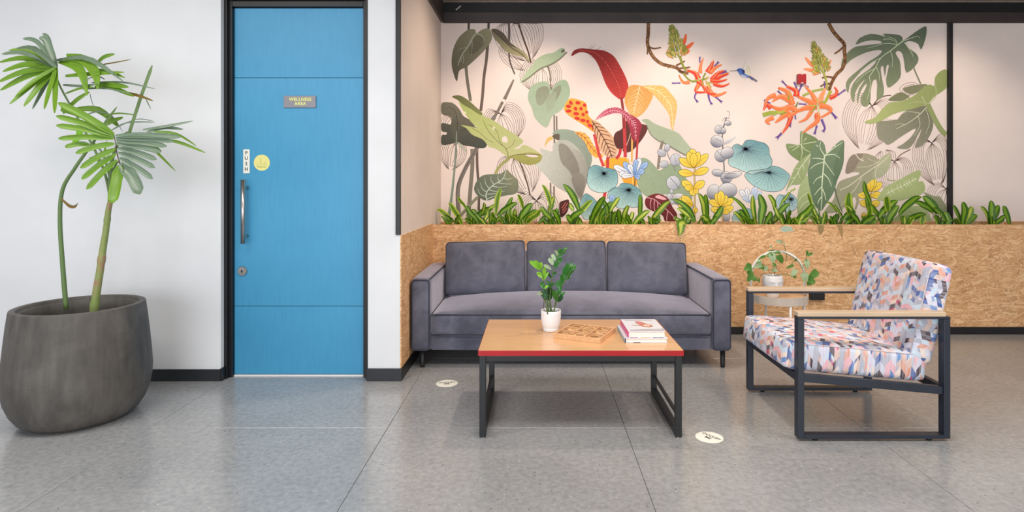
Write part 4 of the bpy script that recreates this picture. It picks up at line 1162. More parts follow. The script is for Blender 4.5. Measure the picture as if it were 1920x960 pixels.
mid = [(-200,295),(-80,310),(10,380),(90,500),(140,610),(163,712)]; m.line(mid, 9, (214,84,74), grow=0.5); m.veins(mid, 19, 40, 105, (128,28,28), 3.5, 0.4, -10, 0.1, 0.93)
m.line([(160,700),(176,820),(182,965)], 22, (150,44,44)); m.done()
m = Mot('C', 'painted_leaf', 'arching magenta leaf with pale feather veins')
m.fill([(-62,890),(0,822),(60,790),(130,785),(190,815),(250,850),(310,890),(335,940),(325,990),(300,1060),(262,1075),(240,1010),(225,950),(180,850),(110,832),(40,850),(-10,868)], (188,70,96), (160,40,62), (1,-1))
mid = [(-50,885),(10,840),(80,812),(160,825),(230,880),(275,940),(285,1060)]; m.line(mid, 4, (240,180,196)); m.veins(mid, 22, 60, 42, (240,176,192), 3.5, 0.2, 15, 0.03, 0.95); m.done()
m = Mot('C', 'painted_leaf', 'golden folded leaf with pale veins')
m.fill([(265,590),(220,612),(195,680),(188,740),(210,800),(250,850),(300,867),(360,820),(410,740),(432,670),(400,622),(340,602)], (222,160,84), (230,176,100))
mid = [(318,605),(295,700),(275,780),(265,845)]; m.line(mid, 7, (250,226,180)); m.veins(mid, 8, 55, 95, (246,214,160), 6, 0.6, 10)
m.fill([(340,602),(430,595),(520,602),(580,660),(635,740),(632,830),(612,930),(600,985),(582,930),(570,850),(520,770),(450,690),(400,640)], (234,186,104), (240,196,120), (1,-1))
mid = [(360,608),(470,640),(550,720),(590,800),(600,960)]; m.line(mid, 7, (252,230,180)); m.veins(mid, 11, 50, 62, (248,222,168), 6, 0.5, 10); m.done()
# --- pale green long leaf and green heart
m = Mot('D', 'painted_leaf', 'long pale green leaf drooping to the right of the stems')
m.fill([(305,20),(350,12),(400,45),(470,75),(540,100),(600,130),(640,180),(690,240),(715,280),(700,300),(640,292),(580,255),(500,208),(430,178),(375,130),(345,62),(318,34)], (172,186,156), (186,198,172), (1,-0.6))
m.line([(345,62),(375,132),(430,180),(500,212),(580,260),(650,298)], 12, (136,136,120), grow=0.5); m.line([(470,185),(450,260),(440,340),(432,405)], 22, (146,134,120)); m.done()
m = Mot('D', 'painted_leaf', 'large sage green heart leaf behind the blue flower')
m.fill([(300,322),(350,326),(400,370),(440,415),(500,380),(560,350),(600,370),(640,450),(690,550),(700,640),(660,690),(620,625),(540,600),(420,612),(350,622),(290,570),(268,500),(275,400)], (158,176,146), (150,168,138), (1,-1)); m.done()
# --- round blue leaves with radial veins
def roundleaf(z, c, pts, n, c1, c2, label=None, lw=3.4):
    m = Mot(z, 'painted_leaf', label); m.fill(pts, c2, c1, (0.3, 1))
    P = [Vector((p[0], p[1])) for p in pts]; C0 = Vector(c); N = len(P)
    m.fill([(c[0]+18*math.cos(a*PI/4)*1.2, c[1]+16*math.sin(a*PI/4)) for a in range(8)], (62,76,88))
    m.hold = True
    for i in range(n):
        f = i/n*N; k = int(f); q = P[k % N].lerp(P[(k+1) % N], f-k)
        e = C0.lerp(q, random.uniform(0.72, 0.97)); m.line([C0, C0.lerp(e, 0.5)+Vector((random.uniform(-3,3), random.uniform(-3,3))), e], lw, (74,98,112), 0.6, 2)
    m.line([tuple(p) for p in P]+[tuple(P[0])], 3.5, (88,96,100)); m.done()
T1, T2 = (104,158,168), (188,222,222)
roundleaf('D', (1300,432), [(1110,450),(1150,420),(1230,410),(1290,400),(1325,380),(1378,390),(1430,420),(1462,455),(1450,500),(1410,560),(1350,582),(1270,575),(1190,540),(1130,490)], 30, (132,180,184), (176,216,216), 'pale blue round leaf behind the larger one')
roundleaf('D', (1116,246), [(1100,210),(1120,182),(1160,176),(1220,190),(1270,205),(1300,240),(1305,290),(1326,340),(1310,390),(1260,420),(1190,445),(1120,430),(1050,400),(1000,380),(982,340),(1010,280),(1015,230),(1050,208),(1085,222)], 40, T1, T2, 'largest blue round leaf with dark radial veins, right of centre')
roundleaf('D', (12,438), [(-110,400),(-70,375),(-30,380),(10,395),(60,400),(105,420),(118,470),(110,530),(60,575),(0,590),(-60,580),(-105,550),(-122,500),(-118,445)], 34, T1, T2, 'blue round leaf under the orange leaf')
roundleaf('D', (205,565), [(40,600),(70,555),(120,545),(150,515),(210,520),(265,545),(300,590),(312,650),(290,690),(250,705),(200,700),(150,718),(90,690),(45,650)], 34, T1, T2, 'blue round leaf just above the planter leaves')
roundleaf('B', (1285,742), [(1210,760),(1235,700),(1270,655),(1310,670),(1345,700),(1372,740),(1345,800),(1320,860),(1270,880),(1240,840),(1215,800)], 24, T1, T2)
roundleaf('F', (140,640), [(20,640),(45,605),(90,610),(130,595),(170,625),(190,670),(170,720),(120,740),(60,730),(25,690)], 24, (150,192,206), (196,222,230))
roundleaf('D', (1110,790), [(1010,790),(1040,740),(1100,715),(1160,720),(1190,760),(1180,820),(1110,850),(1040,840)], 22, (140,184,186), (180,214,216))
# --- stems with red band, blue lotus flowers
OUT = (70, 82, 120)
def lotus(c, tips, name='painted_flower', z='D', pale=False, label=None):
    m = Mot(z, name, label)
    for i, (x, y, wd) in enumerate(tips):
        a, b_ = ((112,160,222), (170,200,240)) if i % 2 else ((214,222,240), (236,240,248))
        if pale: a, b_ = ((176,204,238), (214,226,246)) if i % 2 else ((226,232,242), (240,240,244))
        m.petal(c, (x, y), wd, a, b_, OUT if not pale else (130,140,170), 0.66, 3, OUT if not pale else (130,140,170), 1.0)
    m.done()
lotus((245,455), [(88,382,44),(350,352,44),(130,440,44),(165,352,44),(290,322,48),(322,412,44),(205,368,40),(262,330,36),(150,458,40),(290,470,44)], label='blue and white petalled flower in front of the golden blade')
lotus((1150,665), [(1075,570,40),(1240,580,40),(1125,552,36),(1200,545,44),(1165,600,36),(1100,620,34)], pale=True, label='faint blue petalled flower right of the grey twig')
lotus((70,690), [(30,640,40),(75,608,44),(120,660,40),(0,690,40)], label='small blue flower half hidden by the planter leaves')
# --- grey eucalyptus twigs
G1, G2, GO = (104,110,132), (236,234,236), (110,110,118)
m = Mot('D', 'painted_twig', 'tall grey round-leaved twig right of centre')
m.line([(968,0),(945,80),(935,160),(945,300),(950,420),(945,500),(930,560)], 9, (104,104,112))
for x, y, rx, ry, r in ((978,45,28,20,10),(912,95,36,36,40),(945,105,20,24,0),(895,188,52,48,10),(925,300,48,50,0),(975,278,52,46,-20),(900,435,46,28,10),(968,470,46,46,0),(1020,452,70,26,-15),(868,585,52,60,10),(978,572,74,60,0),(600,640,60,46,10),(660,700,50,50,0),(965,775,32,45,0)):
    m.ell((x,y), rx, ry, G2, G1, r, (random.uniform(-0.4,0.4), -1), GO, 18)
m.fill([(945,215),(960,185),(1000,160),(1046,150),(1010,190),(970,210)], G2, (190,190,200)); m.line([(950,210),(1000,180),(1040,152)], 2.5, GO)
m.line([(935,30),(960,0),(985,10),(990,-40),(970,-50)], 3, GO); m.line([(900,60),(930,85),(950,110)], 3, GO)
for a, b_ in (((880,165),(930,190)),((890,260),(950,320)),((925,440),(1040,440)),((935,480),(1000,470))): m.line([a,b_], 3, (90,94,112))
m.done()
m = Mot('D', 'painted_twig', 'short grey round-leaved twig left of the yellow flowers')
m.line([(500,260),(520,320),(550,370),(568,420)], 5, (120,120,124))
for x, y, rx, ry, r in ((462,278,36,28,30),(505,236,22,30,10),(570,332,44,48,20),(478,366,36,28,-10),(552,512,54,56,-10),(538,580,14,18,0),(522,620,22,26,0),(515,665,46,22,0)):
    m.ell((x,y), rx, ry, (222,224,230), (170,174,188), r, (0.4,-1), GO, 18)
m.line([(525,470),(570,520),(600,560)], 4, (90,90,104)); m.line([(430,262),(490,300)], 2.5, GO); m.line([(560,290),(580,380)], 2.5, GO); m.done()
# --- yellow flowers
Y1, Y2, YO = (250,226,96), (240,196,50), (110,84,30)
def yellow(z, stem, cl, label):
    m = Mot(z, 'painted_flower', label)
    m.line(stem, 11, (206,176,110), z=z); m.line([(p[0]+7, p[1]) for p in stem], 2.5, YO)
    for c, tips in cl:
        for x, y, wd in tips: m.petal(c, (x, y), wd, Y2, Y1, YO, 0.55, 3, (190,140,30))
    m.done()
yellow('D', [(718,380),(716,500),(718,640),(715,830)],
       [((712,392),[(598,322,60),(824,288,62),(700,246,80),(752,270,60),(668,270,60),(712,280,62)]), ((712,445),[(592,428,60),(828,402,60)]),
        ((712,560),[(618,500,62),(796,500,62),(640,545,50),(700,612,60),(745,595,40)]), ((705,690),[(578,645,64),(618,616,64),(590,690,44)]), ((722,750),[(722,700,36),(740,712,24)])], 'tall yellow flower spike with four tiers of petals')
yellow('D', [(930,680),(935,820)], [((925,692),[(832,652,56),(1022,640,62),(885,592,50),(970,610,54),(925,574,62)]), ((930,740),[(846,712,50),(1022,700,56),(870,735,40),(990,742,40)])], 'short yellow flower right of the tall spike')
yellow('F', [(760,560),(755,700),(710,800)], [((762,578),[(662,540,50),(848,512,60),(800,482,44),(720,490,50),(755,460,66)]), ((758,612),[(660,608,56),(852,606,56)]), ((752,690),[(676,660,54),(832,664,54)]), ((712,775),[(690,760,26),(705,745,24)])], 'yellow flower on the right in front of the grey-green leaf')
# --- dark red leaves low
m = Mot('D', 'painted_leaf', 'dark red leaf with pink veins above the planter')
m.fill([(330,665),(345,625),(400,600),(450,600),(510,632),(545,700),(582,760),(560,815),(490,815),(470,770),(420,745),(350,710)], (120,34,40), (96,22,28))
m.line([(345,628),(400,640),(450,680),(520,740),(565,790)], 5, (236,176,184)); 
for p in ([(380,640),(372,680),(378,715)],[(405,650),(402,700),(410,735)],[(430,668),(432,710),(440,745)],[(460,690),(456,760)],[(510,735),(500,790),(505,812)]): m.line(p, 6, (232,168,178), 0.4)
m.fill([(410,625),(440,608),(500,638),(470,645)], (240,176,186)); m.done()
m = Mot('B', 'painted_leaf')
m.fill([(1045,740),(1080,715),(1128,708),(1122,790),(1090,840),(1055,850)], (84,34,34), (62,22,24))
for p in ([(1065,780),(1100,730)],[(1070,800),(1095,770),(1115,735)],[(1075,820),(1110,780)]): m.line(p, 7, (214,110,100), 0.3)
m.done()
# --- right-hand plants
m = Mot('F', 'painted_leaf', 'grey-green monstera leaf low on the right')
m.fill([(640,287),(720,282),(790,305),(830,330),(905,280),(922,330),(900,410),(850,460),(770,490),(720,540),(690,590),(650,600),(610,650),(560,700),(500,740),(400,745),(430,690),(470,640),(490,560),(520,500),(600,470),(665,447),(668,430),(600,430),(565,437),(575,360),(600,310)], (166,158,136), (160,166,134), (0.6,-1))
m.fill([(775,480),(790,400),(840,320),(905,280),(922,330),(900,410),(850,460)], (186,190,156), (172,176,146)); m.fill([(565,437),(575,360),(600,310),(640,287),(700,290),(660,360),(620,425)], (146,134,118))
m.line([(905,300),(850,350),(760,410),(690,460),(600,530),(520,570)], 8, (216,214,190)); m.line([(830,345),(740,385),(655,390)], 6, (214,210,190), 0.5); m.line([(800,480),(800,420),(830,370)], 5, (214,212,190)); m.line([(640,285),(672,325),(705,340)], 7, (232,226,210)); m.line([(690,330),(700,318)], 5, (232,226,210)); m.line([(740,325),(790,345),(820,350)], 4, (206,202,180)); m.line([(690,470),(640,560),(600,600),(530,690)], 6, (220,218,196), 0.4)
m.line([(480,555),(500,640),(540,745)], 15, (108,116,92), 0.5); m.line([(640,600),(660,650),(640,720)], 30, (170,166,142), 0.5); m.done()
m = Mot('F', 'painted_leaf', 'back leaf of the green veined arum group')
m.fill([(215,108),(270,130),(348,175),(330,230),(300,290),(240,330),(205,342),(130,290),(100,230),(112,205),(200,215),(208,165)], (140,158,108), (120,140,92), (1,-0.5))
for p in ([(340,190),(280,200),(215,212),(120,235)],[(225,112),(222,160),(218,212)],[(260,160),(235,190)],[(215,215),(245,250),(290,275)],[(218,215),(225,280),(212,330)],[(200,225),(150,260)]): m.line(p, 6, (222,230,196), 0.5)
m.done()
m = Mot('F', 'painted_leaf')
m.fill([(295,280),(280,340),(265,430),(215,520),(140,530),(98,580),(130,480),(180,370),(240,315)], (166,182,132), (150,168,116)); m.line([(290,290),(220,380),(170,470),(105,570)], 6, (226,234,204), 0.5)
for p in ([(230,370),(240,410)],[(190,430),(210,480)],[(200,400),(170,400)],[(165,470),(135,480)]): m.line(p, 5, (226,234,204), 0.5)
m.done()
m = Mot('F', 'painted_leaf')
m.fill([(275,455),(215,520),(190,600),(185,700),(205,780),(300,790),(330,700),(300,600)], (176,192,142), (158,176,124)); m.line([(270,590),(220,620),(195,660)], 5, (222,230,200), 0.5); m.line([(275,650),(230,680),(200,730)], 5, (222,230,200), 0.5); m.done()
m = Mot('F', 'painted_leaf', 'large deep green arrow leaf with pale veins')
m.fill([(368,180),(400,215),(418,288),(460,240),(520,186),(552,186),(552,270),(545,370),(500,490),(470,590),(410,680),(372,730),(320,680),(285,560),(268,440),(285,350),(300,250),(330,195)], (124,146,116), (98,124,94), (-0.3,-1))
m.fill([(552,186),(552,270),(545,370),(500,490),(470,520),(470,400),(500,290),(535,220)], (110,132,102), (96,120,90))
m.line([(400,300),(390,400),(380,520),(378,640),(372,725)], 12, (222,232,202), 0.6)
for p in ([(400,300),(365,240),(368,190)],[(402,298),(460,250),(540,195)],[(395,330),(340,320),(300,322)],[(395,350),(330,370),(285,405)],[(395,340),(430,390),(478,455)],[(390,440),(430,480),(455,540)],[(384,460),(340,480),(310,520)],[(382,540),(350,570),(320,610)],[(382,560),(400,600),(412,650)],[(378,620),(355,650),(345,680)],[(400,300),(470,290),(520,320)],[(350,230),(332,215)],[(480,235),(485,205)]):
    m.line(p, 9, (216,228,196), 0.6)
m.done()
m = Mot('F', 'painted_leaf', 'light green leaf with white fishbone vein, far right')
m.fill([(1150,418),(1100,425),(1000,480),(920,520),(860,560),(812,640),(860,652),(960,656),(1080,628),(1160,600),(1187,560),(1170,502),(1132,500),(1148,460)], (178,192,136), (168,184,124), (1,-0.4))
m.line([(880,600),(980,550),(1060,510),(1120,478)], 5, (226,232,200)); m.veins([(880,600),(980,550),(1060,510),(1120,478)], 9, 65, 34, (226,232,200), 6, 0.6); m.line([(890,480),(920,495),(960,490)], 6, (166,176,130)); m.done()
m = Mot('F', 'painted_leaf')
m.fill([(1175,585),(1250,615),(1300,620),(1330,660),(1354,700),(1354,765),(1300,730),(1230,650)], (150,154,124), (136,142,112)); m.done()
m = Mot('F', 'painted_leaf')
m.fill([(930,838),(980,760),(1050,710),(1130,690),(1190,720),(1230,790),(1210,838)], (170,188,134), (156,176,120)); m.line([(1060,730),(1110,770)], 3, (110,110,80)); m.done()
m = Mot('F', 'painted_leaf', 'large grey monstera leaf under the light green leaf')
m.fill([(1205,-90),(1100,-72),(1020,-40),(965,15),(875,28),(812,38),(816,155),(860,185),(900,215),(1000,150),(1112,85),(1080,150),(1010,210),(965,238),(1050,246),(1098,200),(1140,120),(1160,90),(1135,160),(1106,235),(1170,215),(1225,140),(1250,60),(1242,-30)], (150,150,130), (122,122,102), (0.8,1))
m.fill([(880,0),(920,-30),(975,-18),(968,18),(900,14)], BG)
m.line([(1200,-80),(1140,-20),(1060,40),(960,90)], 7, (214,220,190), 0.5); m.line([(1150,-30),(1060,-45),(1010,-30)], 5, (206,212,184), 0.5); m.line([(1130,-10),(1145,60),(1100,150)], 5, (206,212,184), 0.5); m.line([(1195,-60),(1220,40),(1190,130)], 5, (206,212,184), 0.5); m.line([(1030,60),(990,50),(950,60)], 4, (206,212,184), 0.5); m.done()
m = Mot('E', 'painted_leaf')
m.fill([(1320,590),(1230,590),(1110,622),(1170,670),(1240,650)], (130,132,102)); m.fill([(1080,655),(1030,680),(985,722),(1090,728),(1165,690),(1120,665)], (126,130,98)); m.done()
m = Mot('E', 'painted_leaf', 'light green leaf with long point and curled lobe at the right edge')
m.fill([(1485,465),(1425,478),(1385,530),(1380,600),(1340,588),(1280,610),(1210,680),(1100,730),(1000,742),(930,800),(870,870),(780,905),(830,925),(920,900),(1050,832),(1180,800),(1280,770),(1325,750),(1380,690),(1440,650),(1488,600)], (142,156,98), (176,188,122), (-1,-0.4))
m.line([(1320,750),(1375,870),(1440,980),(1488,1020)], 42, (150,162,106), k=5); m.line([(1325,755),(1390,690),(1388,600)], 6, (186,196,150)); m.line([(1270,690),(1310,760)], 5, (210,216,180)); m.line([(1325,750),(1230,735),(1160,750)], 5, (190,198,150), 0.5); m.done()
m = Mot('E', 'painted_stem'); m.line([(1200,440),(1225,500),(1262,582)], 11, (132,136,110)); m.done()
m = Mot('E', 'painted_leaf', 'big dark green monstera leaf, top right')
mon = [(1112,212),(1200,150),(1297,88),(1313,120),(1300,200),(1266,290),(1240,240),(1180,216),(1130,226),(1150,270),(1220,320),(1243,370),(1215,430),(1140,488),(1122,400),(1105,322),(1070,298),(1045,320),(1080,380),(1091,460),(1085,530),(1030,590),(980,612),(966,540),(990,430),(978,418),(966,440),(955,520),(944,440),(930,428),(918,455),(930,540),(945,610),(944,665),(930,700),(885,715),(890,600),(880,545),(850,560),(832,650),(830,730),(800,778),(757,762),(748,700),(780,640),(802,582),(775,600),(738,670),(724,752),(716,700),(735,620),(785,545),(745,580),(700,660),(692,740),(666,700),(664,620),(720,530),(830,450),(884,384),(800,428),(705,525),(655,590),(640,660),(619,600),(640,540),(720,470),(820,390),(900,340),(930,296),(850,298),(750,330),(660,380),(610,430),(580,450),(590,370),(640,310),(700,266),(800,250),(922,235),(912,214),(830,210),(760,225),(705,245),(740,190),(830,154),(910,165),(968,180),(935,155),(1010,155),(1080,165),(1106,190)]
m.fill(mon, (92,108,88), (142,152,118), (-0.5,-1), k=2)
V = (196,208,172)
m.line([(1112,212),(1050,260),(1000,300),(920,360),(870,450),(820,520)], 13, V, 0.5)
for p in ([(1112,214),(1180,190),(1230,175),(1255,190)],[(1060,245),(960,235),(860,262),(790,278)],[(1060,245),(1040,200),(970,178)],[(1000,300),(1020,360),(1018,440)],[(870,450),(780,500),(700,580)],[(920,360),(840,400),(740,480)],[(820,520),(830,600),(800,720)],[(880,440),(905,500),(905,560)],[(1120,225),(1180,310),(1195,350)],[(940,200),(1000,200),(1050,225)]):
    m.line(p, 8, V, 0.65)
m.done()
# --- branches
BK, BK2 = (122,82,48), (172,124,78)
def branch(z, path, wd, twigs, label):
    m = Mot(z, 'painted_branch', label)
    for t_ in twigs: m.line(t_, wd*0.55, BK, 0.3)
    m.line(path, wd, BK, 0.15, 5)
    P = smooth_path([(p[0], p[1], 0) for p in path], 5)
    m.hold = True
    for i, q in enumerate(P[:-1]):
        m.ell((q.x+random.uniform(-6,6), q.y+random.uniform(-4,4)), random.uniform(5,11), random.uniform(5,9), random.choice([BK2, (146,100,60), (92,60,34)]), rot=random.uniform(0,90), n=7)
    m.done()
branch('C', [(392,62),(390,150),(384,235),(408,310),(450,370),(510,412),(580,430),(640,448),(670,478),(735,492)], 30,
       [[(395,265),(440,280),(500,270)],[(388,270),(382,330)],[(630,425),(670,405),(705,385)],[(660,450),(710,445),(750,438)],[(570,430),(560,445)]], 'brown branch coming down at the top centre')
branch('E', [(472,62),(510,130),(560,190),(603,238),(608,300),(612,380),(590,450),(540,500),(500,570),(475,640)], 32,
       [[(595,270),(560,300),(522,325)],[(510,530),(460,520),(415,532)],[(485,580),(440,585),(402,605)]], 'brown branch coming down beside the top right monstera')
# --- flowers
OR, OR2, RD, PU, GN = (250,130,72), (246,164,110), (232,66,44), (104,64,150), (140,150,52)
def cone(z, top, bot, w0, w1, label, petals):
    m = Mot(z, 'painted_flower', label)
    T = Vector(top); B = Vector(bot); u = (B-T).normalized(); n = Vector((-u.y, u.x))
    for p in petals: m.petal(*p)
    L = (B-T).length; rows = 13
    for i in range(rows):
        f = i/(rows-1); wd = (w0+(w1-w0)*f**0.8)*0.72
        for k in range(-2, 3):
            c = T+u*L*f+n*wd*0.5*k/2
            e = c+(n*k*0.55*random.uniform(0.5,1.5)-u*0.9).normalized()*(24+34*f)*random.uniform(0.7,1.2)
            m.petal(c+u*8, e, 13+9*f, random.choice([(120,136,44),(160,170,70),(196,180,90),(88,104,36),(228,150,84)]), random.choice([(150,160,60),(206,196,110)]), (92,96,36), 0.5, 2)
    m.done()
cone('C', (593,95), (650,345), 6, 130, 'green flower bud cone with orange tips on the centre branch',
     [((690,300),(782,225),34,RD,OR,None),((690,270),(716,152),30,RD,OR,None),((700,330),(745,290),30,RD,OR,None),((640,330),(545,298),24,OR,OR,None),((600,280),(566,262),18,OR,OR2,None)])
cone('E', (345,238), (420,480), 8, 110, 'green flower bud cone with orange tips on the right branch',
     [((350,450),(270,352),28,OR,OR2,None),((400,480),(256,452),30,OR,OR2,None),((440,460),(495,375),26,OR,OR2,None),((390,490),(330,500),26,OR,OR2,None)])
def blossom(z, greens, petals, purple, label, centre=()):
    m = Mot(z, 'painted_flower', label)
    for p, wd in purple:
        m.line(p, wd*0.8, PU, 0.6); m.line([(q[0]+wd*0.2, q[1]) for q in p], wd*0.25, (150,120,200), 0.5)
        a_, b_ = Vector(p[-2]), Vector(p[-1]); d_ = (b_-a_).normalized(); n_ = Vector((-d_.y, d_.x))
        for sg in (-1, 1): m.line([a_.lerp(b_, 0.4), b_+n_*sg*wd*0.45+d_*wd*0.3], wd*0.35, PU, 0.6)
    for p, wd, c in greens: m.line(p, wd, c, 0.2)
    for p, wd, c, c2 in petals:
        m.line(p, wd*1.45, c, 0.86, c2=c2, grow=0.3); m.line([(q[0]+2, q[1]-wd*0.2) for q in p], wd*0.3, OR2, 0.7, grow=0.4)
    for p, wd, c in centre: m.line(p, wd, c, 0.5)
    m.done()
blossom('C', [([(660,345),(685,420),(715,470)],20,GN),([(690,490),(730,540),(770,562)],14,GN),([(760,562),(830,555),(900,530)],16,GN),([(860,600),(850,540)],14,(170,160,70)),([(880,560),(930,610)],14,(196,170,90)),([(880,490),(860,530)],14,GN)],
    [([(820,540),(790,490),(720,466)],50,RD,OR),([(835,490),(838,430),(862,362)],34,OR,OR2),([(900,485),(925,440),(948,385)],52,RD,OR),([(920,490),(970,440),(1020,420)],36,OR,OR2),
     ([(930,560),(1000,520),(1080,495)],54,RD,OR),([(940,540),(990,490),(1040,470)],40,RD,OR),([(920,555),(1000,560),(1065,545)],36,RD,OR),([(950,580),(1020,602),(1085,580)],34,RD,RD),([(890,610),(960,680),(1058,655)],46,OR,OR),([(880,610),(910,660),(970,668)],42,RD,OR),
     ([(850,560),(815,600),(800,650),(890,655)],40,RD,OR),([(840,570),(810,610),(800,650)],34,OR,OR2),([(745,568),(690,568),(652,508)],32,OR,RD),([(810,560),(860,600),(880,660)],34,RD,OR)],
    [([(665,575),(595,577)],16),([(800,660),(788,700),(812,738)],20),([(905,672),(915,720),(932,756)],24),([(965,692),(1020,738)],20),([(832,400),(832,352)],16),([(955,435),(992,395)],20),([(1000,505),(1058,474)],26)], 'orange red blossom with purple tips on the centre branch',
    [([(800,560),(790,535)],12,(168,176,70)),([(825,560),(820,520)],12,(196,190,90)),([(850,555),(870,515)],12,(140,150,50)),([(880,550),(910,520)],12,(200,180,80)),([(860,570),(850,605)],12,(150,160,60)),([(885,580),(915,612)],14,(214,208,120)),([(900,570),(945,575)],12,(180,190,80))])
blossom('E', [([(425,475),(450,550),(462,630)],18,(172,176,80)),([(250,685),(340,645),(428,625)],20,(168,180,80)),([(492,640),(462,700),(430,760)],26,(180,180,60)),([(0,832),(60,822),(110,820)],34,(180,190,80)),([(-90,850),(-20,830),(20,840)],38,(164,176,70))],
    [([(370,750),(330,670),(270,602)],44,OR,OR2),([(395,745),(415,680),(448,615)],52,OR2,OR),([(480,702),(530,680),(542,640),(520,610)],38,RD,OR),([(360,760),(280,720),(200,690)],50,OR,OR2),([(370,775),(270,790),(150,840)],56,OR,OR),([(330,810),(280,880),(215,912)],36,OR,OR2),([(375,830),(375,900),(300,960),(250,1005)],44,OR,OR2),([(385,770),(460,780),(490,815),(400,875)],48,OR,OR2),([(365,850),(360,900)],30,RD,OR),
     ([(160,760),(120,650),(40,620)],54,OR,RD),([(195,690),(190,640),(110,605)],56,RD,OR),([(140,720),(60,690),(-10,735)],56,OR,OR2),([(150,780),(60,800),(-30,770)],54,OR,RD),([(140,820),(70,870),(15,915)],52,OR,OR2),([(150,860),(120,940),(70,1010)],40,RD,OR),([(150,780),(190,820),(120,870)],54,OR,OR2),([(20,680),(-40,700),(-80,760)],44,OR,OR2),([(-20,790),(-60,760),(-85,810)],42,RD,OR),([(0,870),(-60,900),(-30,930)],40,OR,OR2)],
    [([(120,605),(72,556)],18),([(78,680),(36,642)],18),([(205,640),(178,566)],18),([(215,655),(242,590)],20),([(300,610),(270,592)],14),([(548,680),(614,632)],18),([(475,800),(538,876)],24),([(215,752),(280,758)],16),([(105,655),(168,712)],22),([(160,860),(138,948)],24),([(186,850),(188,882)],16),([(412,885),(440,960),(425,990)],26),([(372,940),(352,1010)],22),([(70,1005),(30,1045)],30),([(-80,720),(-30,750)],20),([(435,560),(440,620)],14)], 'pair of orange blossoms with purple tips on the right branch',
    [([(380,760),(370,700)],10,(200,190,90)),([(385,770),(392,850)],10,(220,224,160)),([(370,770),(320,830)],16,(150,160,60)),([(360,770),(300,765)],12,(190,186,80)),([(130,720),(125,670)],16,(150,160,60)),([(150,690),(140,640)],12,(196,170,70)),([(190,780),(210,735)],14,(120,130,50)),([(40,830),(110,800)],14,(196,196,90)),([(60,845),(120,825)],12,(140,150,50)),([(400,740),(430,735)],12,(160,170,60))])
# --- hummingbird
m = Mot('C', 'painted_bird', 'small blue hummingbird hovering, beak to the left')
m.fill([(1205,480),(1222,375),(1232,430),(1238,480)], (228,224,218), (240,234,226)); m.fill([(1215,490),(1248,425),(1270,500),(1250,522)], (222,214,190), (236,226,206))
m.fill([(1148,466),(1162,452),(1185,450),(1205,462),(1212,490),(1252,515),(1262,528),(1220,528),(1190,520),(1172,500),(1160,480)], (58,92,178), (100,136,210))
m.fill([(1190,470),(1212,462),(1216,492),(1200,495)], (40,56,120)); m.line([(1250,518),(1290,540),(1322,562)], 18, (110,104,120), 0.3); m.line([(1262,525),(1285,550)], 12, (70,80,160), 0.4); m.line([(1084,473),(1150,469)], 5, (40,40,50), grow=0.5); m.fill([(1180,505),(1215,512),(1235,526),(1200,524)], (200,206,220)); m.ell((1163,464), 4, 4, (10,10,16), n=8); m.done()
# ================================================================== PLANTER PLANTS
random.seed(5)
def wp(z, p, D):
    x0, y0, k = ZO[z]; return W(x0+p[0]/k, y0+p[1]/k, D)
bladeprof = lambda t: max(0.05, math.sin(PI*(0.10+0.90*t)**1.0)**0.75)
def dracaena(label, z, base, D, leaves, hang=False):
    """leaves: (x0, y0, x1, y1, width in zoom px, kind)"""
    b = wp(z, base, D); b.z = 0.868
    root = thing('dracaena_plant', label, 'plant', b, 0, 'leafy green plants in the planter box')
    tops = []
    for (x0, y0, x1, y1, wd, kind) in leaves:
        dd = random.uniform(-0.05, 0.05); lean = random.uniform(-0.07, 0.06)
        a = wp(z, (x0, y0), D+dd*0.4); e = wp(z, (x1, y1), min(MY-0.05, D+dd+lean))
        if a.z < 0.90: a.z = 0.885
        L = (e-a).length; side = Vector((random.uniform(-0.10, 0.10), -0.05, 0.10))*L
        mid = a.lerp(e, 0.5)+side
        width = wd/ZO[z][2]/F*D*1.02
        pts = [a-b, a.lerp(mid, 0.5)+Vector((0,0,0.01))-b, mid-b, mid.lerp(e, 0.55)+Vector((0,0,0.012))-b, e-b]
        ribbon_obj('leaf', pts, width, M[kind], root, hint=(random.uniform(-0.6,0.6), -1, random.uniform(-0.1,0.7)), fold=0.2, prof=bladeprof, nseg=8)
        tops.append(a-b)
    # short young leaves round the foot of the plant
    for _ in range(5):
        x = random.uniform(-0.07, 0.07); z_ = random.uniform(0.055, 0.10); y_ = random.uniform(-0.05, 0.05)
        p0 = Vector((x*0.4, y_*0.4, 0.0)); p2 = Vector((x*1.3, y_, z_))
        ribbon_obj('leaf', [p0, p0.lerp(p2, 0.5)+Vector((0,0,0.012)), p2], random.uniform(0.022, 0.036), M[random.choice(['leaf_green','leaf_green','leaf_margin','leaf_vari'])], root, hint=(random.uniform(-0.6,0.6), -1, 0.4), fold=0.2, prof=bladeprof, nseg=6)
    # stem carrying the leaves
    top = max(t.z for t in tops); cx = sum(t.x for t in tops)/len(tops)
    tube_obj('stem', [(0,0,-0.03), (cx*0.5, 0, top*0.5), (cx, 0, max(0.03, top*0.9))], 0.006, M['zz_stem'], root, 8)
    for t in tops:
        if (t-Vector((cx, 0, 0))).length > 0.05:
            tube_obj('leaf_stalk', [(cx*0.4, 0, 0.0), (t.x*0.6, t.y*0.6, t.z*0.45), t], 0.003, M['zz_stem'], root, 6)
    return root
g, v, e_ = 'leaf_green', 'leaf_vari', 'leaf_margin'
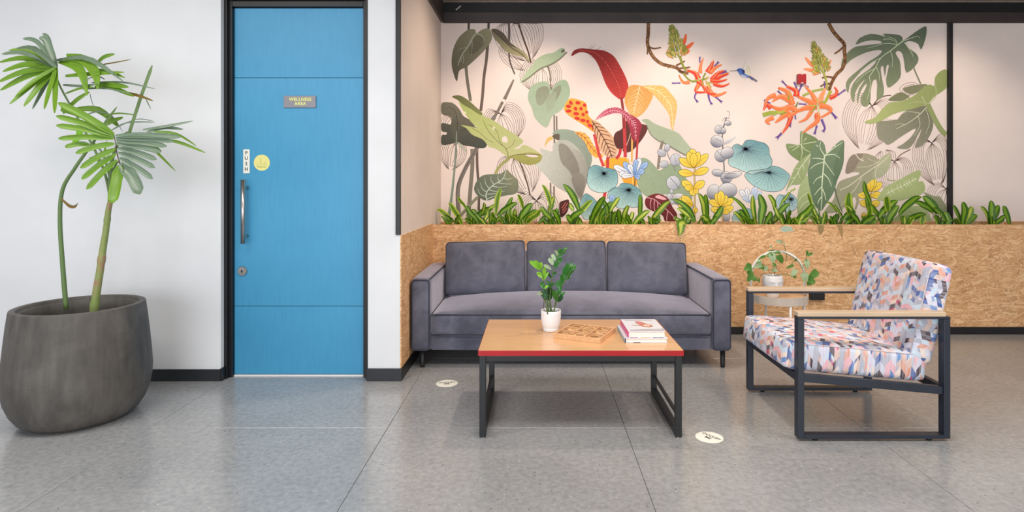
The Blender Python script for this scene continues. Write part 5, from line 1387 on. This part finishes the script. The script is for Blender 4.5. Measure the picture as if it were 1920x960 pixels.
PL = [
 ('plant at the left end of the planter, touching the alcove wall', 'B', (130,905), 5.02, [(120,905,-5,790,50,e_),(215,912,95,735,52,e_),(140,900,60,860,36,g),(150,905,200,850,40,g)]),
 ('plant below the grey-veined leaf, with a thin leaf arching left', 'B', (300,905), 5.1, [(250,790,165,688,26,e_),(360,905,235,760,40,g),(320,900,240,775,44,v),(390,910,290,790,46,g),(340,860,480,790,62,g),(285,890,350,820,46,v),(420,905,330,850,40,g),(300,908,230,880,34,g)]),
 ('plant with a tall twisted leaf over the grey-veined leaf', 'B', (450,905), 5.05, [(385,830,405,735,34,v),(470,905,465,815,44,e_),(500,830,550,605,44,e_),(400,905,440,800,40,v),(510,900,460,850,34,g),(480,910,540,860,36,g),(440,790,500,760,30,v)]),
 ('plant with two thin pointed leaves right of the grey-veined leaf', 'B', (600,905), 5.12, [(515,850,690,740,54,g),(570,820,650,688,38,g),(735,790,685,665,38,e_),(640,905,628,765,40,e_),(668,905,672,785,44,v),(605,908,598,820,42,g),(590,912,505,835,32,g),(560,905,530,860,34,v)]),
 ('plant with one broad leaf slanting right, under the outlined leaf', 'B', (740,905), 5.0, [(690,912,820,740,70,g),(720,905,860,800,46,g),(770,908,900,800,56,e_),(700,900,640,850,36,g),(760,905,800,850,36,v)]),
 ('plant with a tall kinked leaf right of the outlined leaf', 'B', (980,905), 5.08, [(975,770,897,578,42,e_),(960,845,1005,678,50,v),(1015,912,880,770,58,g),(1050,905,985,800,56,g),(870,905,940,850,32,g),(930,905,890,860,34,v),(1040,905,1030,780,48,g),(1000,905,950,870,40,g)]),
 ('plant in front of the dark red leaf tip, one leaf reaching high left', 'B', (1180,905), 5.02, [(1215,800,1075,575,58,g),(1200,912,1100,850,58,g),(1150,885,1335,715,50,e_),(1130,905,1260,810,60,g),(1165,805,1128,745,38,v),(1240,912,1180,840,44,g)]),
 ('dense dark plant under the blue round leaf, broad slanting leaves', 'B', (1390,905), 5.1, [(1310,910,1440,680,66,g),(1380,905,1509,725,54,g),(1350,905,1420,780,50,v),(1420,905,1400,800,46,g),(1450,905,1500,790,46,v),(1340,908,1300,850,36,g)]),
 ('plant left of the low blue round leaf', 'D', (60,830), 5.05, [(60,735,135,632,44,v),(100,838,15,700,56,g),(40,800,-10,640,40,g),(80,835,110,740,40,g),(20,835,60,760,42,v)]),
 ('plant with one upright dark leaf against the low blue round leaf', 'D', (210,830), 5.0, [(135,838,130,720,48,g),(165,838,208,690,46,v),(240,838,372,735,50,v),(290,810,293,602,46,g),(285,838,305,755,48,g),(200,838,240,740,38,v),(220,838,190,760,36,g),(330,838,290,780,38,g)]),
 ('plant with one long yellow-striped leaf crossing the dark red leaf', 'D', (400,830), 5.08, [(370,838,532,655,50,v),(435,825,352,830,34,g),(400,835,460,810,32,g)]),
 ('plant with long arching leaves beside the tall yellow spike', 'D', (640,830), 5.03, [(725,815,545,640,46,g),(720,820,580,715,50,v),(670,835,600,760,40,g),(745,830,790,780,36,v),(620,835,560,790,32,v),(700,800,640,750,34,v)]),
 ('plant between the tall and the short yellow flowers', 'D', (820,830), 5.1, [(800,800,748,596,54,v),(815,838,803,600,48,g),(860,838,945,700,54,g),(840,838,770,775,42,v),(850,835,900,790,40,g)]),
 ('plant with broad upright leaves over the faint blue flower', 'D', (1190,830), 5.02, [(1160,820,985,615,30,g),(1110,838,1020,745,46,v),(1160,838,1062,730,50,g),(1195,838,1175,610,58,v),(1232,838,1222,600,62,g),(1270,838,1325,740,44,g),(1130,838,1090,790,36,g)]),
 ('plant with a pale striped leaf left of the thin curling leaf', 'D', (1330,830), 5.08, [(1350,740,1292,610,46,v),(1320,838,1377,760,52,v),(1300,838,1290,760,36,v)]),
 ('plant with a thin curling leaf tip before the green arum leaves', 'F', (110,830), 5.04, [(50,700,135,585,22,v),(130,590,178,562,12,v),(30,785,132,678,46,g),(80,838,5,700,34,v),(115,835,132,728,56,g),(90,838,60,760,40,g)]),
 ('plant with a wide dark leaf slanting right under the arum leaf', 'F', (220,830), 5.0, [(155,838,322,690,54,g),(210,838,285,790,40,v),(200,838,245,760,36,v)]),
 ('plant with small yellow-green leaves below the arum leaf point', 'F', (370,830), 5.1, [(300,700,265,600,36,e_),(370,835,310,710,40,v),(405,838,400,740,44,v),(360,838,380,780,44,e_),(340,810,290,740,34,g)]),
 ('plant with leaves both sides, under the grey stem of the monstera', 'F', (500,830), 5.04, [(495,742,418,672,36,v),(450,838,520,770,54,g),(530,770,470,690,28,v),(470,838,440,780,36,g),(540,780,500,730,30,g)]),
 ('plant with a tall triangular cluster of dark leaves', 'F', (620,830), 5.0, [(610,800,595,590,60,e_),(550,800,650,740,46,g),(680,838,590,735,56,g),(560,835,640,780,46,g),(640,800,560,690,34,v)]),
 ('plant rising in front of the right yellow flower', 'F', (740,830), 5.06, [(765,690,705,500,42,g),(745,745,720,620,36,g),(700,838,805,782,56,g),(835,800,765,690,48,g),(725,838,752,690,44,e_),(770,838,800,790,40,g),(690,835,730,780,36,v)]),
 ('plant with long crossing leaves under the fishbone leaf', 'F', (880,830), 5.02, [(825,780,975,655,60,g),(900,740,887,622,50,e_),(885,838,985,690,56,g),(850,838,830,740,48,g),(900,838,950,760,44,g)]),
 ('plant with two long leaves stretching right near the mural edge', 'F', (1030,830), 5.06, [(985,755,1160,622,56,g),(1010,838,1198,762,46,g),(1160,838,1172,775,42,e_),(1040,838,1000,780,40,g)]),
 ('plant with heavy dark leaves at the black corner strip', 'F', (1310,830), 4.99, [(1290,755,1165,622,66,g),(1250,745,1105,672,48,g),(1365,838,1255,715,74,g),(1300,838,1260,770,46,g),(1380,838,1340,740,56,g)]),
 ('plant right of the black corner strip', 'F', (1480,830), 5.05, [(1470,835,1400,690,56,g),(1500,835,1560,700,52,v),(1480,835,1480,660,50,g),(1520,838,1600,770,46,g)]),
 ('last plant at the right end of the planter view', 'F', (1700,830), 5.05, [(1690,835,1620,700,56,v),(1700,835,1770,690,52,g),(1710,835,1705,650,50,g),(1740,838,1820,780,46,g),(1850,838,1800,690,50,g)]),
]
for lab, z, base, D, lv in PL: dracaena(lab, z, base, D, lv)
# the one leaf that hangs over the board
hb = wp('D', (640,800), 4.99); hb.z = 0.868
hl = thing('dracaena_plant', 'low plant whose striped leaf hangs down over the strand board', 'plant', hb, 0, 'leafy green plants in the planter box')
pts = [Vector((0,0,0.02)), Vector((-0.004,-0.06,0.045)), W(1277,421,4.872)+Vector((0,0,0.012))-hb, W(1277,430,4.862)-hb, W(1273.5,443,4.868)-hb]
ribbon_obj('leaf', pts, 0.075, M['leaf_vari'], hl, hint=(0,-1,0.5), fold=0.12, prof=bladeprof, nseg=10)
for dx, dz, kd in ((-0.09,0.075,'leaf_vari'),(0.06,0.08,'leaf_vari'),(0.02,0.10,'leaf_green')):
    ribbon_obj('leaf', [Vector((0,0,0.0)), Vector((dx*0.4,0.0,dz*0.7)), Vector((dx,0.02,dz))], 0.035, M[kd], hl, prof=bladeprof, nseg=8)
tube_obj('stem', [(0,0,-0.03), (0,0,0.03)], 0.006, M['zz_stem'], hl, 8)

# ================================================================== PALM in the large pot
ZO['Q'] = (130, 80, 2.4); ZO['R'] = (130, 440, 2.4)
pb = Vector((W(180,0,3.17).x, 3.17, 0.452))
palm = thing('palm_plant', 'fan palm with pleated green leaflets and a bare jointed trunk in the charcoal pot', 'palm', pb)
tr = [wp('R', q, 3.17) for q in ((100,420),(112,340),(124,250),(140,150),(152,60),(165,-20),(176,-110),(185,-148))]
tr = [Vector((q.x, q.y, max(q.z, 0.452)))-pb for q in tr]
tr[0] = Vector((tr[1].x*1.0-0.006, 0, -0.004))
bm = bmesh.new(); tp = smooth_path(tr, 6); rr = []
for i in range(len(tp)):
    f = i/(len(tp)-1); rr.append(0.0215-0.009*f+(0.0025 if i in (7,8,20,21,33) else 0))
tube(bm, tp, rr, 16); trunk = obj('trunk', bm, M['trunk'], palm, True)
crown = tr[-1]
def leaflet(z, pts, wd, kind, D=(3.12, 3.0), name='leaflet', fold=0.35, prof=None):
    n = len(pts); P = [wp(z, q, D[0]+(D[1]-D[0])*i/(n-1))-pb for i, q in enumerate(pts)]
    width = wd/ZO[z][2]/F*D[0]
    if n == 2:
        L = (P[1]-P[0]).length; P = [P[0], P[0].lerp(P[1], 0.5)+Vector((0,-0.01,0.03*L)), P[1]]
    return ribbon_obj(name, P, width, M[kind], palm, hint=(random.uniform(-0.2,0.2), -1, random.uniform(0.0,0.5)), fold=fold, prof=prof, nseg=8)
strap = lambda t: (0.35+0.65*min(1, t*4)) if t < 0.85 else 1.0-(t-0.85)/0.15*0.75
point = lambda t: max(0.05, math.sin(PI*(0.12+0.86*t))**0.6)
gn, dk = 'palm_green', 'palm_dark'
# petioles and spears
def stalk(z, pts, wd, D, kind='palm_stem'):
    P = smooth_path([wp(z, q, D[0]+(D[1]-D[0])*i/(len(pts)-1))-pb for i, q in enumerate(pts)], 5)
    r = wd/ZO[z][2]/F*D[0]/2; tube_obj('petiole', P, [r*(1-0.5*i/(len(P)-1)) for i in range(len(P))], M[kind], palm, 8)
stalk('Q', [(183,720),(184,600),(200,500),(240,420),(275,400)], 18, (3.17, 3.17))
stalk('Q', [(183,700),(190,600),(215,540),(228,545)], 10, (3.16, 3.0))
stalk('Q', [(183,690),(180,600),(150,500),(110,450)], 12, (3.17, 3.25)); stalk('Q', [(-14,1200),(-30,1000),(-42,800),(-30,660),(25,565),(70,500),(110,445),(150,380)], 20, (3.2, 3.2))
stalk('Q', [(183,690),(150,560),(60,380),(-40,200),(-70,110)], 12, (3.18, 3.15))
leaflet('Q', [(270,405),(320,250),(373,102)], 17, 'palm_stem', (3.18, 3.2), fold=0.6, prof=lambda t: 1.0 if t < 0.9 else 1.0-(t-0.9)*7)
leaflet('Q', [(140,390),(180,335),(216,287)], 14, 'palm_stem', (3.2, 3.22), fold=0.6)
# rachis of the front fan
stalk('Q', [(228,545),(215,500),(210,460),(200,412)], 6, (3.0, 3.02), 'rod')
# back fronds (thin, partly hidden)
for pts, wd, kd in (([(25,300),(130,302),(222,378)],30,gn),([(150,375),(200,350),(242,335)],20,gn),([(100,345),(60,320),(20,318)],10,dk),([(180,400),(260,360),(385,358)],7,dk),([(190,395),(300,345),(382,354)],5,dk),
                    ([(60,330),(130,310),(190,330),(240,400)],8,dk),([(150,330),(220,318),(300,325)],8,gn),([(90,520),(150,500),(170,440)],12,gn),([(130,560),(150,500)],14,gn),([(-40,300),(60,330),(170,410)],26,gn),([(20,450),(45,420),(40,380)],34,'zz_light')):
    leaflet('Q', pts, wd, kd, (3.22, 3.28), prof=point)
# right-hand long narrow leaflets
for pts, wd, kd in (([(330,392),(440,375),(558,352)],15,dk),([(350,402),(430,382),(512,390)],18,dk),([(380,400),(480,410),(572,465)],11,gn),([(370,440),(480,445),(612,495)],15,gn),([(350,458),(400,500),(478,578)],11,gn),([(345,460),(380,468),(414,490)],16,gn)):
    leaflet('Q', pts, wd, kd, (3.08, 3.15), prof=point)
# front fan, right half (deep green)
for a, b_, wd in (((205,418),(500,425),25),((207,430),(470,445),22),((210,440),(438,466),25),((212,455),(412,492),25),((215,474),(392,526),25),((218,495),(384,562),25),((222,518),(374,612),27)):
    leaflet('Q', [a, ((a[0]+b_[0])/2, (a[1]+b_[1])/2-6), b_], wd, dk, (3.0, 2.97), prof=strap)
leaflet('Q', [(228,545),(280,600),(318,680)], 52, dk, (3.0, 2.93), prof=strap); leaflet('Q', [(226,548),(210,630),(192,722)], 50, gn, (3.0, 2.92), prof=strap)
# left half (bright green)
for a, b_, wd in (((200,412),(-50,270),32),((200,418),(-60,330),26),((200,424),(-60,372),26),((200,432),(-50,432),24),((203,455),(28,498),26),((90,458),(-20,470),24),((206,478),(50,565),27),((209,502),(55,615),29),((214,528),(78,660),28)):
    leaflet('Q', [a, ((a[0]+b_[0])/2, (a[1]+b_[1])/2-8), b_], wd, gn, (3.0, 2.95), prof=strap)
# upper frond
for pts, wd, kd in (([(-60,80),(60,66),(140,100),(240,172)],22,dk),([(-20,60),(60,75),(115,130),(128,208)],44,gn),([(-50,80),(30,105),(62,150),(80,236)],42,gn),([(125,92),(155,65),(204,51)],20,gn),([(140,100),(200,90),(280,75)],8,'palm_red'),
                    ([(-20,150),(100,140),(246,133)],20,gn),([(120,182),(200,190),(266,200)],24,gn),([(100,180),(240,178),(386,208)],8,dk),([(110,200),(200,205),(290,242)],22,gn),([(230,222),(300,235),(378,262)],13,'palm_red'),([(60,210),(160,205),(280,232)],8,dk),
                    ([(-30,320),(30,260),(90,222)],22,gn),([(-20,230),(50,205),(110,200)],14,gn),([(-30,190),(60,195),(130,185)],12,dk),([(345,255),(355,275),(368,300)],5,dk),([(92,228),(100,260),(112,290)],4,dk),([(110,120),(180,130),(250,158)],14,gn),([(160,165),(120,150),(60,175)],10,dk)):
    leaflet('Q', pts, wd, kd, (3.2, 3.1), prof=point)
# further leaflets left of the photograph's edge, same plant
for k in range(16):
    a = math.radians(100+k*11+random.uniform(-4,4)); L = random.uniform(200,300)
    leaflet('Q', [(-60,110), (-60+math.cos(a)*L*0.55, 110-math.sin(a)*L*0.5), (-60+math.cos(a)*L, 110-math.sin(a)*L*0.75+40)], random.uniform(18,34), random.choice([gn,gn,dk]), (3.15, random.uniform(2.95,3.25)), prof=point)
leaflet('Q', [(-38,700),(0,735),(25,738),(38,722)], 14, 'palm_red', (3.15, 3.1), prof=point)

# ================================================================== ZZ plant in the small pot
zb_ = Vector((zp.x, 3.27, ZT+0.1))
zz = thing('zz_plant', 'glossy feather-leaved green plant growing from the small white pot', 'plant', zb_)
ZO['Z'] = (980, 450, 1309/300)
def zz_stem(pts, D, leaves, kinds, r=0.0042):
    P = smooth_path([wp('Z', q, D[0]+(D[1]-D[0])*i/(len(pts)-1))-zb_ for i, q in enumerate(pts)], 5)
    P[0].z = min(P[0].z, 0.004)
    tube_obj('stem', P, [r*(1-0.55*i/(len(P)-1)) for i in range(len(P))], M['zz_stem'], zz, 8)
    for (x0,y0,x1,y1,wd,kd) in leaves:
        d0 = D[0]+(D[1]-D[0])*0.7; dd = random.uniform(-0.03, 0.03)
        a = wp('Z', (x0,y0), d0)-zb_; e = wp('Z', (x1,y1), d0+dd)-zb_
        m_ = a.lerp(e, 0.5)+Vector((0,-0.006,0.004))
        ribbon_obj('leaf', [a, m_, e], wd/ZO['Z'][2]/F*D[0], M[kd], zz, hint=(random.uniform(-0.5,0.5),-1,random.uniform(0,0.6)), fold=0.22, prof=lambda t: max(0.05, math.sin(PI*(0.03+0.94*t))**0.8), nseg=8)
gd, gg, gl, gp = 'zz_dark', 'zz_green', 'zz_light', 'pothos_pale'
zz_stem([(215,608),(200,480),(180,370),(165,290),(150,235)], (3.25,3.22),
   [(165,310,118,262,42,gl),(165,330,182,215,38,gl),(150,245,150,178,30,gl),(150,245,55,172,44,gl),(145,240,100,165,34,gl),(175,330,210,262,20,gl),(172,400,150,342,36,gg),(180,400,210,370,22,gl)], None)
zz_stem([(232,608),(222,500),(232,400),(240,300),(262,210),(300,130),(360,70)], (3.27,3.25),
   [(235,240,170,205,30,gp),(250,205,212,148,36,gp),(262,170,240,115,34,gp),(285,130,268,85,30,gp),(300,118,305,65,26,gg),(255,225,295,190,42,gg),(262,195,325,150,44,gg),(275,145,325,108,42,gg),(305,115,355,85,40,gg),(325,95,368,62,26,gg),
    (240,290,278,268,24,gg),(235,310,190,260,24,gd),(232,370,268,362,24,gg),(230,400,195,330,26,gg)], None)
zz_stem([(248,605),(275,510),(300,430),(330,360),(370,290),(420,220)], (3.24,3.2),
   [(325,370,318,282,36,gg),(310,430,285,328,44,gg),(345,335,345,218,42,gg),(365,300,365,188,44,gg),(385,270,400,185,40,gg),(400,250,436,205,34,gg),(300,450,300,385,40,gg),(280,500,252,408,48,gg),(285,505,330,460,40,gd),(300,470,350,425,24,gg),(350,330,395,290,26,gg),(370,300,430,225,26,gg)], None)
zz_stem([(240,606),(228,520),(220,440)], (3.28,3.28), [(222,470,225,385,52,gd),(215,500,232,440,36,gd)], None)
zz_stem([(205,606),(190,520),(178,470)], (3.22,3.2), [(190,490,165,405,56,gd),(165,445,118,438,26,gp),(190,480,185,420,34,gg)], None)
for pts in ([(178,604),(172,540),(176,480)],[(196,606),(192,540),(188,470)],[(255,606),(262,540),(272,490)]):
    tube_obj('dry_stem', [wp('Z', q, 3.235)-zb_ for q in pts], 0.0018, M['rod'], zz, 6)

# ================================================================== POTHOS in the face planter
vb = Vector((fpx, 4.45, 0.388+0.15))
po = thing('pothos_vine', 'trailing pale-variegated vine in the face planter, winding round the white arch', 'plant', vb)
ZO['V'] = (1380, 440, 6.0)
def vine(pts, D, r=0.0022):
    P = smooth_path([wp('V', q, D[0]+(D[1]-D[0])*i/(len(pts)-1))-vb for i, q in enumerate(pts)], 5)
    P[0].z = max(P[0].z, -0.005)
    tube_obj('vine', P, r, M['vine'], po, 6)
heart = lambda t: max(0.04, (math.sin(PI*min(1, (0.10+0.9*t))**0.75)**0.7))
def vleaf(x0,y0,x1,y1,wd,kd,D):
    a = wp('V', (x0,y0), D)-vb; e = wp('V', (x1,y1), D+random.uniform(-0.03,0.02))-vb
    ribbon_obj('leaf', [a, a.lerp(e,0.5)+Vector((0,-0.008,0.006)), e], wd/6.0/F*D, M[kd], po, hint=(random.uniform(-0.5,0.5),-1,random.uniform(0,0.5)), fold=0.15, prof=heart, nseg=8)
vine([(430,450),(440,380),(420,300),(395,190),(440,170)], (4.45,4.49)); vine([(400,455),(360,400),(300,330),(200,370),(150,440)], (4.44,4.38)); vine([(380,455),(300,440),(240,520),(215,470),(180,500)], (4.42,4.36))
vine([(440,455),(560,445),(620,470),(700,480)], (4.44,4.38)); vine([(440,175),(530,190),(640,260),(700,300),(760,410),(820,500)], (4.50,4.46)); vine([(430,450),(455,380),(440,330)], (4.43,4.4))
vine([(560,300),(570,240),(540,110)], (4.5,4.52)); vine([(740,380),(790,300),(790,200)], (4.48,4.5)); vine([(280,270),(360,250),(430,300)], (4.46,4.46)); vine([(620,350),(650,290),(690,290)], (4.47,4.49))
pg, pp = 'pothos', 'pothos_pale'
for a in ((360,210,400,275,70,pg,4.43),(400,210,415,320,80,pp,4.42),(470,235,520,325,72,pg,4.42),(445,250,455,240,20,pg,4.42),(430,320,425,368,44,pg,4.42),(500,205,420,212,32,pg,4.45),(330,240,245,280,30,pg,4.46),(280,320,230,300,60,pp,4.42),(230,330,320,390,80,pg,4.4),(300,340,200,370,56,pp,4.4),
          (350,350,320,415,50,pp,4.4),(180,360,90,400,80,pg,4.38),(150,350,110,350,50,pg,4.38),(130,410,200,470,76,pg,4.37),(180,440,130,530,92,pg,4.36),(190,480,215,525,70,pg,4.36),(240,500,265,540,36,pg,4.37),(400,400,470,410,40,pp,4.42),(650,345,560,382,34,pg,4.44),
          (680,390,620,470,66,pp,4.42),(640,460,670,495,40,pg,4.42),(455,75,530,100,36,pp,4.52),(530,90,550,115,24,pp,4.52),(800,180,790,235,34,pg,4.5),(800,235,868,210,36,pg,4.5),(790,280,800,385,62,pp,4.48),(760,430,780,540,84,pp,4.44),(920,410,810,510,88,pg,4.45),(880,500,800,570,84,pg,4.44),(820,520,860,560,60,pg,4.43),(780,270,800,300,40,pg,4.5),(380,130,400,150,26,pp,4.52),(690,280,655,300,30,pg,4.49),(430,180,360,185,14,pg,4.49)):
    vleaf(*a)
